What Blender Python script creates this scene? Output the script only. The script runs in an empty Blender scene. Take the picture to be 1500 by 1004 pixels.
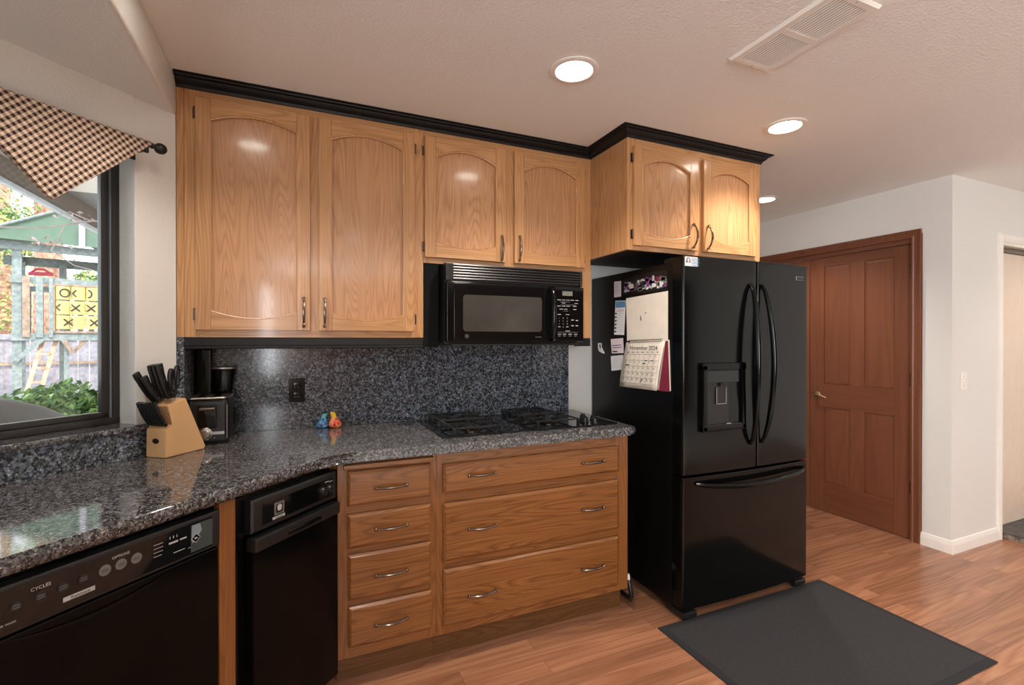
import bpy, bmesh, math, random
from mathutils import Vector, Matrix, noise
R_ = math.radians
random.seed(7)
scn = bpy.context.scene
COL = scn.collection

# ------------------------------------------------------------------ camera, world, sun, exposure
H = 1.37
cam = bpy.data.cameras.new('camera'); cam.sensor_width = 36; cam.lens = 36*707.25/1500
cam.shift_x = 0.4/1500; cam.shift_y = -0.8/1500; cam.clip_start = .02; cam.clip_end = 200
co = bpy.data.objects.new('camera', cam); COL.objects.link(co)
co.location = (0, 0, H); co.rotation_euler = (R_(90-0.2166), 0, R_(-23.652)); scn.camera = co
w = bpy.data.worlds.new('sky'); scn.world = w; w.use_nodes = True
wn = w.node_tree.nodes; wl = w.node_tree.links
bg = wn['Background']; bg.inputs['Color'].default_value = (.88, .94, 1.0, 1); bg.inputs['Strength'].default_value = 4.2
sun = bpy.data.lights.new('sun', 'SUN'); sun.energy = 3.0; sun.angle = R_(3); sun.color = (1, .93, .82)
so = bpy.data.objects.new('sun', sun); COL.objects.link(so)
so.rotation_euler = Vector((-.35, .62, -.7)).to_track_quat('-Z', 'Y').to_euler()
scn.view_settings.view_transform = 'Standard'; scn.view_settings.look = 'None'
scn.view_settings.gamma = 1; scn.view_settings.use_curve_mapping = False
scn.view_settings.exposure = 0.18
scn.cycles.max_bounces = 8; scn.cycles.diffuse_bounces = 5; scn.cycles.glossy_bounces = 4
scn.cycles.sample_clamp_indirect = 6; scn.cycles.use_denoising = True
scn.cycles.caustics_reflective = False; scn.cycles.caustics_refractive = False
CAN_POWER = 7.6; CAN_COLOR = (1.0, .90, .79)
FILL_POWER = 90; XL_ = -.455
def area(name, loc, rot, sx, sy, power, col):
    l = bpy.data.lights.new(name, 'AREA'); l.shape = 'RECTANGLE'; l.size = sx; l.size_y = sy; l.energy = power; l.color = col
    o = bpy.data.objects.new(name, l); COL.objects.link(o); o.location = loc; o.rotation_euler = rot; return o
# added fill lamp, unseen in a made-up opening behind the camera
area('unseen_fill_lamp', (XL_+.01, -3.3, 1.5), (R_(90), 0, R_(-90)), 1.2, 1.3, FILL_POWER*2.8, (.92, .96, 1))

# ------------------------------------------------------------------ helpers
def lin(c): return c/12.92 if c <= .04045 else ((c+.055)/1.055)**2.4
def S(r, g, b): return (lin(r/255), lin(g/255), lin(b/255), 1)
class NT:
    def __init__(s, name):
        s.m = bpy.data.materials.new(name); s.m.use_nodes = True
        s.t = s.m.node_tree; s.n = s.t.nodes; s.b = s.n['Principled BSDF']
    def add(s, typ, **k):
        x = s.n.new(typ)
        for a, v in k.items(): setattr(x, a, v)
        return x
    def link(s, a, b): s.t.links.new(a, b)
    def inp(s, node, i, v):
        if hasattr(v, 'is_output') or isinstance(v, bpy.types.NodeSocket): s.link(v, node.inputs[i])
        else: node.inputs[i].default_value = v
    def math(s, op, a, b=0.0):
        x = s.add('ShaderNodeMath', operation=op); s.inp(x, 0, a); s.inp(x, 1, b); return x.outputs[0]
    def vmath(s, op, a, b):
        x = s.add('ShaderNodeVectorMath', operation=op); s.inp(x, 0, a); s.inp(x, 1, b); return x.outputs[0]
    def ramp(s, fac, stops, interp='LINEAR'):
        x = s.add('ShaderNodeValToRGB'); x.color_ramp.interpolation = interp
        e = x.color_ramp.elements
        while len(e) > 1: e.remove(e[0])
        e[0].position = stops[0][0]; e[0].color = stops[0][1]
        for p, c in stops[1:]:
            q = e.new(p); q.color = c
        s.inp(x, 0, fac); return x.outputs[0]
    def mix(s, fac, a, b, mode='MIX'):
        x = s.add('ShaderNodeMix', data_type='RGBA', blend_type=mode)
        s.inp(x, 0, fac); s.inp(x, 6, a); s.inp(x, 7, b); return x.outputs[2]
    def noise(s, vec, scale, detail=2, rough=.5, out=0):
        x = s.add('ShaderNodeTexNoise'); s.inp(x, 'Vector', vec); x.inputs['Scale'].default_value = scale
        x.inputs['Detail'].default_value = detail; x.inputs['Roughness'].default_value = rough; return x.outputs[out]
    def bump(s, h, strength, dist=.01):
        x = s.add('ShaderNodeBump'); x.inputs['Strength'].default_value = strength; x.inputs['Distance'].default_value = dist
        s.inp(x, 'Height', h); s.link(x.outputs[0], s.b.inputs['Normal'])
    def set(s, **k):
        for a, v in k.items(): s.inp(s.b, a.replace('_', ' '), v)
        return s.m
def P(name, col, rough=.5, metal=0, coat=0, spec=.5, vary=.04):
    t = NT(name)
    tc = t.add('ShaderNodeTexCoord')
    n = t.noise(tc.outputs['Object'], 14, 3)
    c2 = tuple(min(1, c*(1+vary*3)) for c in col[:3])+(1,); c1 = tuple(c*(1-vary*3) for c in col[:3])+(1,)
    t.set(Base_Color=t.ramp(n, [(.25, c1), (.75, c2)]), Roughness=rough, Metallic=metal)
    t.b.inputs['Coat Weight'].default_value = coat; t.b.inputs['Specular IOR Level'].default_value = spec
    return t.m
def emit(name, col, strength):
    t = NT(name); t.set(Base_Color=col, Emission_Color=col, Emission_Strength=strength); return t.m
def wood(name, axis, dark, light, rings=34, rough=.26, cells=7.0, pore=.55, coat=.0, contrast=1.0):
    t = NT(name)
    tc = t.add('ShaderNodeTexCoord'); oi = t.add('ShaderNodeObjectInfo')
    off = t.math('MULTIPLY', oi.outputs['Random'], 37.0)
    cx = t.add('ShaderNodeCombineXYZ')
    for i in range(3): t.link(off, cx.inputs[i])
    v = t.vmath('ADD', tc.outputs['Object'], cx.outputs[0])
    sc = {'x': (.075, 1, 1), 'y': (1, .075, 1), 'z': (1, 1, .075)}[axis]
    sp = {'x': (.016, 1, 1), 'y': (1, .016, 1), 'z': (1, 1, .016)}[axis]
    v1 = t.vmath('MULTIPLY', v, sc); v2 = t.vmath('MULTIPLY', v, sp)
    n = t.noise(v1, cells, 2.0, .42)
    f = t.math('FRACT', t.math('MULTIPLY', n, float(rings)))
    g = t.noise(v2, 170, 2, .6)
    g2 = t.noise(v1, 3.0, 2)
    line = t.ramp(f, [(0, (.25, .25, .25, 1)), (.12, (.5, .5, .5, 1)), (.45, (1, 1, 1, 1)), (.80, (.85, .85, .85, 1)), (1, (.3, .3, .3, 1))])
    pr = t.ramp(g, [(.30, (0, 0, 0, 1)), (.60, (1, 1, 1, 1))])
    mid = tuple(d*(.5-.1)+l*(.5+.1) for d, l in zip(dark[:3], light[:3]))+(1,)
    c = t.mix(line, dark, light)
    c = t.mix(t.math('MULTIPLY', t.math('SUBTRACT', 1.0, pr), pore), c, dark)
    c = t.mix(1-contrast*.72, c, mid)
    tone = t.ramp(g2, [(.3, (.90, .88, .86, 1)), (.7, (1.06, 1.05, 1.04, 1))])
    c = t.mix(1.0, c, tone, 'MULTIPLY')
    t.set(Base_Color=c, Roughness=rough)
    t.b.inputs['Coat Weight'].default_value = coat; t.b.inputs['Coat Roughness'].default_value = .10
    t.bump(pr, .04, .002)
    return t.m
def paint(name, col, rough=.55, strength=.22, scale=150):
    t = NT(name); tc = t.add('ShaderNodeTexCoord')
    n = t.noise(tc.outputs['Object'], scale, 3, .55)
    t.set(Base_Color=col, Roughness=rough); t.bump(t.ramp(n, [(.35, (0, 0, 0, 1)), (.65, (1, 1, 1, 1))]), strength, .004)
    return t.m
def granite(name, rough=.1, bright=1.0, tint=(1, 1, 1), cell=125):
    t = NT(name); tc = t.add('ShaderNodeTexCoord')
    v = t.vmath('ADD', tc.outputs['Object'], t.vmath('SCALE', t.noise(tc.outputs['Object'], 60, 2, .5, 1), (0, 0, 0)))
    vm = t.n[-1]
    d = t.vmath('MULTIPLY', t.noise(tc.outputs['Object'], 70, 2, .5, 1), (.012, .012, .012))
    v = t.vmath('ADD', tc.outputs['Object'], d)
    def vor(scale, vv):
        x = t.add('ShaderNodeTexVoronoi'); x.inputs['Scale'].default_value = scale; t.link(vv, x.inputs['Vector']); return x.outputs['Color']
    def sep(c, i):
        x = t.add('ShaderNodeSeparateColor'); t.link(c, x.inputs[0]); return x.outputs[i]
    a = vor(cell, v); b = vor(cell*2.1, v)
    k = lambda r, g, bb: tuple(x*bright*y for x, y in zip(S(r, g, bb)[:3], tint))+(1,)
    big = t.ramp(sep(a, 0), [(0, k(20, 21, 24)), (.26, k(37, 40, 44)), (.45, k(70, 75, 80)), (.66, k(100, 106, 111)), (.84, k(122, 129, 137)), (.95, k(120, 134, 156)), (1, k(190, 200, 214))], 'CONSTANT')
    small = t.ramp(sep(b, 1), [(0, k(14, 14, 17)), (.3, k(46, 47, 52)), (.55, k(92, 92, 98)), (.85, k(132, 132, 138)), (.96, k(200, 200, 205))], 'CONSTANT')
    c = t.mix(.42, big, small)
    t.set(Base_Color=c, Roughness=rough); return t.m
def plank_floor():
    t = NT('oak_strip_floor'); tc = t.add('ShaderNodeTexCoord')
    br = t.add('ShaderNodeTexBrick'); br.offset = .37; br.offset_frequency = 2; br.squash = 1
    t.link(tc.outputs['Object'], br.inputs['Vector'])
    br.inputs['Scale'].default_value = 1; br.inputs['Brick Width'].default_value = .95; br.inputs['Row Height'].default_value = .083
    br.inputs['Mortar Size'].default_value = .0009; br.inputs['Mortar Smooth'].default_value = .3
    br.inputs['Color1'].default_value = (0, 0, 0, 1); br.inputs['Color2'].default_value = (1, 1, 1, 1); br.inputs['Mortar'].default_value = (.5, .5, .5, 1)
    off = t.vmath('MULTIPLY', br.outputs['Color'], (31, 17, 5))
    v = t.vmath('ADD', tc.outputs['Object'], off)
    n = t.noise(t.vmath('MULTIPLY', v, (.08, 1, 1)), 7, 1.2)
    f = t.math('FRACT', t.math('MULTIPLY', n, 11.0))
    line = t.ramp(f, [(0, (.3, .3, .3, 1)), (.2, (.7, .7, .7, 1)), (.55, (1, 1, 1, 1)), (1, (.4, .4, .4, 1))])
    g = t.noise(t.vmath('MULTIPLY', v, (.016, 1, 1)), 240, 2, .6)
    pr = t.ramp(g, [(.32, (0, 0, 0, 1)), (.6, (1, 1, 1, 1))])
    c = t.mix(line, S(136, 89, 65), S(172, 123, 94))
    c = t.mix(t.math('MULTIPLY', t.math('SUBTRACT', 1.0, pr), .35), c, S(106, 66, 47))
    c = t.mix(1.0, c, t.ramp(br.outputs['Color'], [(0, (.78, .75, .72, 1)), (1, (1.16, 1.14, 1.12, 1))]), 'MULTIPLY')
    c = t.mix(t.math('MULTIPLY', br.outputs['Fac'], .7), c, S(70, 38, 24))
    t.set(Base_Color=c, Roughness=.27); t.bump(t.math('SUBTRACT', 1.0, br.outputs['Fac']), .15, .002)
    return t.m
def gingham():
    t = NT('gingham_cotton'); tc = t.add('ShaderNodeTexCoord')
    s = t.add('ShaderNodeSeparateXYZ'); t.link(tc.outputs['Object'], s.inputs[0])
    p = .0178*math.sqrt(2)
    a = t.math('FRACT', t.math('DIVIDE', t.math('ADD', s.outputs[0], s.outputs[2]), p))
    b = t.math('FRACT', t.math('DIVIDE', t.math('SUBTRACT', s.outputs[0], s.outputs[2]), p))
    a = t.math('GREATER_THAN', a, .5); b = t.math('GREATER_THAN', b, .5)
    sm = t.math('MULTIPLY', t.math('ADD', a, b), .5)
    c = t.ramp(sm, [(0, S(224, 209, 191)), (.3, S(168, 140, 122)), (.8, S(40, 25, 21))], 'CONSTANT')
    n = t.noise(tc.outputs['Object'], 900, 2)
    t.set(Base_Color=c, Roughness=.9); t.bump(n, .2, .001); return t.m
def speckle(name, c1, c2, scale, rough=.95, strength=.5):
    t = NT(name); tc = t.add('ShaderNodeTexCoord'); n = t.noise(tc.outputs['Object'], scale, 3, .7)
    t.set(Base_Color=t.ramp(n, [(.35, c1), (.65, c2)]), Roughness=rough); t.bump(n, strength, .004); return t.m
def glassy(name, tint=(1, 1, 1, 1), rough=0.0):
    t = NT(name); tr = t.add('ShaderNodeBsdfTransparent'); tr.inputs[0].default_value = tint
    gl = t.add('ShaderNodeBsdfGlossy'); gl.inputs['Roughness'].default_value = rough
    fr = t.add('ShaderNodeFresnel'); fr.inputs[0].default_value = 1.45
    mx = t.add('ShaderNodeMixShader'); t.link(fr.outputs[0], mx.inputs[0]); t.link(tr.outputs[0], mx.inputs[1]); t.link(gl.outputs[0], mx.inputs[2])
    t.link(mx.outputs[0], t.n['Material Output'].inputs[0]); return t.m

M = dict(
    panel=wood('dark_panelling', 'z', S(62, 40, 28), S(92, 62, 44), rings=12, rough=.5),
    carpet=speckle('bounce_carpet', S(196, 192, 184), S(216, 212, 205), 200), wall=paint('wall_paint', S(226, 224, 219), .42), ceil=paint('ceiling_paint', S(240, 239, 236), .6, .30, 110),
    white=P('white_trim', S(238, 232, 224), .35, vary=.01), floor=plank_floor(),
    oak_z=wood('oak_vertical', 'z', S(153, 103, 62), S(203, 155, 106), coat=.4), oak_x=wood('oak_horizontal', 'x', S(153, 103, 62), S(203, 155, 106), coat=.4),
    oak_p=wood('oak_panel', 'z', S(151, 101, 65), S(199, 151, 107), rings=40, coat=.5),
    oak_y=wood('oak_depth', 'y', S(160, 104, 56), S(208, 152, 96)),
    toe=wood('toe_kick_shaded_oak', 'x', S(78, 50, 26), S(110, 74, 40), rings=36),  # toe kick darker than the base oak: recess shade put into its colour
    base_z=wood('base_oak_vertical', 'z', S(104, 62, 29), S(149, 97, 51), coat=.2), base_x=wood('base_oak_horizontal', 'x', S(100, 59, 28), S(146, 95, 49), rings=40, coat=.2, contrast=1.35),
    cherry_z=wood('cherry_vertical', 'z', S(92, 52, 34), S(128, 78, 54), rings=9, contrast=.55, rough=.4, pore=.3), cherry_y=wood('cherry_rail', 'y', S(92, 52, 34), S(126, 76, 52), rings=9, contrast=.55, rough=.4, pore=.3),
    granite=granite('blue_granite', .12, 1.25, (.95, 1.0, 1.03), 105), granite_top=granite('granite_worktop', .06, 1.12, (1.12, 1.0, .90), 150),
    black=P('black_gloss', S(7, 7, 7), .12, vary=.02, spec=.25), fridge=P('black_enamel', S(8, 8, 8), .13, vary=.02, spec=.32), fside=P('black_textured_steel', S(8, 8, 8), .33, vary=.02, spec=.35),
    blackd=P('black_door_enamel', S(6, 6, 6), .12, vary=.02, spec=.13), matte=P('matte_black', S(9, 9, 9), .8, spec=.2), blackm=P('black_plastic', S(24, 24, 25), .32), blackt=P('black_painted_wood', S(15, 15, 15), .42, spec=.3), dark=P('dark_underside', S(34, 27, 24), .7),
    glassblk=P('black_glass', S(9, 9, 10), .04, vary=.0), screen=P('microwave_screen', S(58, 55, 52), .16), pewter=P('pewter', S(124, 110, 98), .24, 1),
    steel=P('brushed_steel', S(170, 164, 158), .3, 1), brass=P('satin_nickel', S(190, 172, 140), .25, 1), iron=P('cast_iron', S(28, 28, 28), .3),
    silver=P('silver_print', S(176, 176, 176), .5), grayp=P('grey_print', S(104, 104, 104), .5), lcd=P('display', S(110, 112, 104), .3),
    paper=P('paper', S(228, 218, 204), .8, vary=.02), paper2=P('paper_white', S(220, 220, 222), .8, vary=.02), ink=P('ink', S(50, 46, 50), .8), pink=P('pink_paper', S(222, 206, 212), .8, vary=.02),
    red=P('red_print', S(160, 40, 50), .6), maroon=P('maroon_paper', S(120, 30, 52), .7), blue=P('blue_print', S(90, 130, 170), .6), purple=P('purple_print', S(120, 70, 130), .7),
    birch=wood('birch_block', 'z', S(206, 156, 104), S(226, 182, 132), rings=5, contrast=.7, rough=.45, pore=.15),
    bronze=P('bronze_aluminium', S(44, 40, 38), .3), edge_glint=P('edge_glint_metal', S(150, 158, 170), .3, .6),
    ging=gingham(), rodm=P('rod_black', S(20, 19, 19), .35), mat_=speckle('mat_pile', S(30, 30, 33), S(54, 53, 55), 320), matb=P('mat_border', S(31, 31, 34), .9),
    glass=glassy('window_glass', (.97, .98, .98, 1)), lens=emit('lit_lens', (1, .93, .82, 1), 18.0),
    stone=speckle('slate', S(58, 58, 60), S(92, 90, 88), 20, .5, .2), marble=speckle('stone_edge', S(70, 62, 58), S(176, 158, 142), 26, .5, .2),
    tealw=speckle('grey_stained_wood', S(110, 122, 122), S(146, 155, 153), 22, .85, .2), brownw=speckle('weathered_wood', S(128, 106, 92), S(168, 146, 128), 18, .85, .2),
    redwood=speckle('redwood_step', S(176, 136, 108), S(214, 184, 156), 16, .85, .2),
    fence=speckle('weathered_fence', S(128, 124, 134), S(162, 158, 166), 12, .9, .2), tarp=P('green_canvas', S(86, 108, 92), .8), yellow=P('yellow_plastic', S(206, 186, 112), .4),
    bark=speckle('bark', S(120, 84, 66), S(196, 156, 132), 9, .95, .6), leaf=P('leaf_green', S(120, 156, 84), .6, vary=.15), leaf2=P('leaf_yellow', S(206, 200, 120), .6, vary=.12), leaf3=P('leaf_dark', S(74, 112, 62), .6, vary=.12),
    cover=P('grill_cover_fabric', S(84, 80, 77), .75), ground=speckle('gravel_ground', S(150, 140, 128), S(184, 174, 160), 8), stucco=paint('stucco', S(150, 156, 160), .9, .5, 30), fascia=P('fascia_board', S(196, 206, 214), .6), eaved=P('eave_board', S(104, 94, 86), .8),
    twig=P('dry_twig', S(196, 182, 182), .9), redp=P('red_plastic', S(196, 60, 84), .4), amber=P('carafe_glass', S(18, 17, 17), .05),
    figb=speckle('blue_glaze', S(40, 40, 90), S(90, 170, 210), 60, .2, .0), figr=speckle('red_glaze', S(190, 40, 50), S(240, 150, 90), 45, .2, .0), figy=P('yellow_glaze', S(240, 190, 60), .2), figt=P('teal_glaze', S(110, 180, 190), .2),
    shade=emit('lit_bulb', (1, .9, .75, 1), 30.0), cloth=P('linen_shade', S(220, 206, 184), .8), door2=P('closet_panel', S(226, 206, 186), .22, vary=.01))

class MB:
    def __init__(s): s.bm = bmesh.new(); s.mats = []; s.cur = 0; s.T = Matrix()
    def mat(s, m):
        m = M[m] if isinstance(m, str) else m
        if m not in s.mats: s.mats.append(m)
        s.cur = s.mats.index(m); return s
    def _fin(s, fs):
        for f in fs: f.material_index = s.cur
    def box(s, x0, x1, y0, y1, z0, z1, b=0, seg=2):
        c = Matrix.Translation(((x0+x1)/2, (y0+y1)/2, (z0+z1)/2)) @ Matrix.Diagonal((abs(x1-x0), abs(y1-y0), abs(z1-z0), 1))
        g = bmesh.ops.create_cube(s.bm, size=1, matrix=s.T @ c); vs = g['verts']
        fs = {f for v in vs for f in v.link_faces}
        if b > 0:
            es = list({e for v in vs for e in v.link_edges})
            r = bmesh.ops.bevel(s.bm, geom=es, offset=b, segments=seg, affect='EDGES', profile=.5)
            fs = {f for f in fs if f.is_valid} | set(r['faces'])
            vs = {v for f in fs for v in f.verts}; fs = {f for v in vs for f in v.link_faces}
        s._fin(fs); return s
    def poly(s, pts):
        vs = [s.bm.verts.new(s.T @ Vector(p)) for p in pts]; f = s.bm.faces.new(vs); s._fin([f]); return f
    def prism(s, pts, a, b, plane='xz'):
        # polygon in a plane, extruded between a and b along the third axis
        def to3(p, t): return {'xz': (p[0], t, p[1]), 'xy': (p[0], p[1], t), 'yz': (t, p[0], p[1])}[plane]
        A = [s.bm.verts.new(s.T @ Vector(to3(p, a))) for p in pts]; B = [s.bm.verts.new(s.T @ Vector(to3(p, b))) for p in pts]
        n = len(pts); fs = [s.bm.faces.new(A), s.bm.faces.new(B[::-1])]
        for i in range(n): fs.append(s.bm.faces.new((A[i], B[i], B[(i+1) % n], A[(i+1) % n])))
        s._fin(fs); return s
    def loft(s, rings, caps=True, closed=True):
        V = [[s.bm.verts.new(s.T @ Vector(p)) for p in r] for r in rings]; fs = []
        for a, b in zip(V, V[1:]):
            n = len(a)
            for i in range(n if closed else n-1):
                j = (i+1) % n; fs.append(s.bm.faces.new((a[i], a[j], b[j], b[i])))
        if caps: fs += [s.bm.faces.new(V[0][::-1]), s.bm.faces.new(V[-1])]
        s._fin(fs); return s
    def tube(s, pts, r, n=8, caps=True):
        pts = [Vector(p) for p in pts]; k = len(pts); rs = r if isinstance(r, (list, tuple)) else [r]*k
        rings = []; up = None
        for i, p in enumerate(pts):
            d = (pts[min(i+1, k-1)]-pts[max(i-1, 0)]).normalized()
            if up is None:
                up = Vector((0, 0, 1)) if abs(d.z) < .9 else Vector((1, 0, 0))
            a = d.cross(up).normalized(); up = a.cross(d).normalized()
            rings.append([p+rs[i]*(math.cos(q)*a+math.sin(q)*up) for q in [2*math.pi*j/n for j in range(n)]])
        return s.loft(rings, caps)
    def lathe(s, prof, n=24, mtx=None):
        old = s.T
        if mtx is not None: s.T = s.T @ mtx
        s.loft([[(max(r, 1e-5)*math.cos(2*math.pi*j/n), max(r, 1e-5)*math.sin(2*math.pi*j/n), z) for j in range(n)] for r, z in prof], True)
        s.T = old; return s
    def ring(s, prof, n=40):
        return s.loft([[(r*math.cos(2*math.pi*j/n), r*math.sin(2*math.pi*j/n), z) for j in range(n)] for r, z in prof+prof[:1]], False)
    def sphere(s, c, r, n=12, sc=(1, 1, 1)):
        k = n//2
        return s.lathe([(r*math.sin(math.pi*i/k), -r*math.cos(math.pi*i/k)) for i in range(k+1)], n, Matrix.Translation(c) @ Matrix.Diagonal((*sc, 1)))
    def slab(s, x0, x1, z0, z1, yf, yb, ch=.009, cd=.007):
        # drawer front facing -Y with a routed edge
        def q(i, y): return [(x0+i, y, z0+i), (x1-i, y, z0+i), (x1-i, y, z1-i), (x0+i, y, z1-i)]
        return s.loft([q(0, yb), q(0, yf+cd), q(ch*.45, yf+cd*.55), q(ch, yf+.001), q(ch+.002, yf)])
    def text(s, txt, size, mtx, align='CENTER', ext=.0003):
        c = bpy.data.curves.new('lettering', 'FONT'); c.body = txt; c.size = size; c.align_x = align; c.align_y = 'CENTER'; c.extrude = ext; c.resolution_u = 2
        o = bpy.data.objects.new('lettering', c); me = bpy.data.meshes.new_from_object(o)
        me.transform(s.T @ mtx); n0 = len(s.bm.faces); s.bm.from_mesh(me); s.bm.faces.ensure_lookup_table()
        for f in s.bm.faces[n0:]: f.material_index = s.cur
        bpy.data.objects.remove(o); bpy.data.curves.remove(c); bpy.data.meshes.remove(me); return s
    def build(s, name, parent=None, mat=None, smooth=40, loc=None, rot=None):
        if mat is not None: s.mats = [M[mat] if isinstance(mat, str) else mat]
        bmesh.ops.recalc_face_normals(s.bm, faces=s.bm.faces[:])
        me = bpy.data.meshes.new(name); s.bm.to_mesh(me); s.bm.free()
        for m in s.mats: me.materials.append(m)
        if smooth:
            me.shade_smooth(); me.set_sharp_from_angle(angle=R_(smooth))
        o = bpy.data.objects.new(name, me); COL.objects.link(o)
        if smooth:
            wm = o.modifiers.new('face_weighted_shading', 'WEIGHTED_NORMAL'); wm.keep_sharp = True
        if parent is not None: o.parent = parent
        if loc: o.location = loc
        if rot: o.rotation_euler = rot
        return o
def mb(m=None):
    b = MB()
    if m: b.mat(m)
    return b
def thing(name, label, cat, loc=(0, 0, 0), rz=0, group=None):
    o = bpy.data.objects.new(name, None); o.empty_display_size = .1; COL.objects.link(o); o.location = loc; o.rotation_euler = (0, 0, rz)
    return tag(o, label, cat, group)
def tag(o, label, cat, group=None, kind=None):
    o['label'] = label; o['category'] = cat
    if group: o['group'] = group
    if kind: o['kind'] = kind
    return o
def struct(o, label=None, cat=None):
    o['kind'] = 'structure'
    if label: o['label'] = label
    if cat: o['category'] = cat
    return o
TX = Matrix.Translation
FRONT = Matrix.Rotation(R_(90), 4, 'X')              # text on a face looking to -Y
SIDE = Matrix.Rotation(R_(-90), 4, 'Z') @ FRONT      # text on a face looking to -X

# the diagonal bay frame: local x runs along the worktop edge, local y into the wall
DG = R_(44.27); PC = Vector((.084, 1.919, 0)); BAYROT = R_(90)-DG
U = Vector((math.sin(DG), math.cos(DG), 0)); V = Vector((-U.y, U.x, 0))
def bay(x, y, z=0): return PC+U*x+V*y+Vector((0, 0, z))
CZ = 2.43; SZ = 2.27; TOP = .937; UND = .897; XL = -.455; YB = 2.61

# ------------------------------------------------------------------ setting
struct(mb('floor').box(-2.2, 6.4, -.9, 4.4, -.06, 0).build('floor'), 'reddish oak strip floor running through kitchen and hall', 'floor')
struct(mb('carpet').box(-2.2, 6.4, -4.2, -.9, -.06, .004).build('floor_bounce'), 'pale carpet added unseen to bounce light', 'floor')  # pale floor added behind the camera to bounce neutral light
struct(mb('ceil').box(-2.4, 6.4, -4.2, 4.4, CZ, CZ+.1).build('ceiling'), 'textured beige white ceiling with recessed lights', 'ceiling')
b = mb('wall'); b.box(-2.4, XL, -1.75, YB+.1, SZ, CZ-.0005, .014, 3); struct(b.build('wall_soffit'), 'lowered plaster soffit above the bay window', 'soffit')
struct(mb('wall').box(XL-.12, 2.52, YB, YB+.12, 0, CZ).build('wall_back'), 'painted wall behind the cooktop and refrigerator', 'wall')
struct(mb('wall').prism([(XL, 2.306), (XL, YB+.1), (XL-.1, YB+.1), (XL-.1, 2.306-.1)], 0, SZ, 'xy').build('wall_left'), 'short side wall of the under-cabinet nook', 'wall')
# diagonal window wall with the opening
WX0, WX1, WZ0, WZ1 = -1.55, -.25, 1.036, 2.06
wy0, wy1 = .656, .82
b = mb('wall'); b.box(WX1, -.11, wy0, wy1, 0, SZ, .006); b.box(-1.92, WX0, wy0, wy1, 0, SZ); b.box(WX0, WX1, wy0, wy1, 0, WZ0); b.box(WX0, WX1, wy0, wy1, WZ1, SZ)
struct(b.build('wall_bay', loc=PC, rot=(0, 0, BAYROT)), 'diagonal plaster wall holding the kitchen window', 'wall')
q0 = bay(-1.92, wy0)
b = mb('wall'); b.box(q0.x-.12, q0.x, -.55, .62, 0, 1.1); b.box(q0.x-.12, q0.x, -.55, -.32, 1.1, SZ); b.box(q0.x-.12, q0.x, .92, q0.y+.05, 0, SZ); b.box(q0.x-.12, q0.x, -.55, .92, 2.06, SZ); b.box(q0.x-.12, q0.x, .62, .92, 0, 1.1)
struct(b.build('wall_west'), 'window wall at the middle of the bay', 'wall')
struct(mb('wall').prism([(q0.x-.1, -.55), (q0.x, -.55), (XL, -1.70), (XL-.1, -1.75)], 0, SZ, 'xy').build('wall_southwest'), 'far diagonal wall of the bay', 'wall')
b = mb('wall'); b.box(XL-.12, XL, -4.1, -3.9, 0, CZ); b.box(XL-.12, XL, -2.7, -1.70, 0, CZ); b.box(XL-.12, XL, -3.9, -2.7, 0, .85); b.box(XL-.12, XL, -3.9, -2.7, 2.15, CZ); struct(b.build('wall_side'), 'dining room wall with an added opening for the fill lamp', 'wall')  # opening added out of view to hold the fill lamp
b = mb('panel'); b.box(XL-.12, 6.3, -4.12, -4.0, 0, CZ); struct(b.build('wall_rear'), 'dark wood panelled end wall of the dining room', 'wall')
b = mb('wall'); b.box(6.2, 6.32, -4.1, 4.3, 0, CZ); struct(b.build('wall_east'), 'far side wall of the room', 'wall')
XD = 3.82; YC = 1.70
b = mb('wall'); b.box(XD, XD+.12, YC+.12, 1.86, 0, CZ); b.box(XD, XD+.12, 3.43, 4.3, 0, CZ); b.box(XD, XD+.12, 1.86, 3.43, 2.09, CZ); b.box(XD, 4.405, YC, YC+.12, 0, CZ); b.box(4.405, 5.5, YC, YC+.12, 2.07, CZ); b.box(5.5, 6.3, YC, YC+.12, 0, CZ)
struct(b.build('wall_right'), 'pale wall corner around the wooden door beside the closet opening', 'wall')
struct(mb('wall').box(2.4, XD, 4.2, 4.32, 0, CZ).build('wall_hall'), 'end wall of the hall', 'wall')
struct(mb('wall').box(2.40, 2.52, YB+.1, 4.25, 0, CZ).build('wall_hallside'), 'side wall of the hall', 'wall')
# baseboards
BP = [(0, 0), (.014, 0), (.014, .052), (.011, .056), (.011, .066), (.007, .072), (.007, .080), (0, .084)]
b = mb('white'); b.loft([[(XD-d, YC-d, z) for d, z in BP], [(XD-d, 1.863, z) for d, z in BP]]); struct(b.build('baseboard_side'), 'white baseboard beside the wooden door casing', 'baseboard')
b = mb('white'); b.loft([[(XD-d, YC-d, z) for d, z in BP], [(4.384, YC-d, z) for d, z in BP]]); struct(b.build('baseboard_front'), 'white baseboard under the light switch', 'baseboard')

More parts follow.
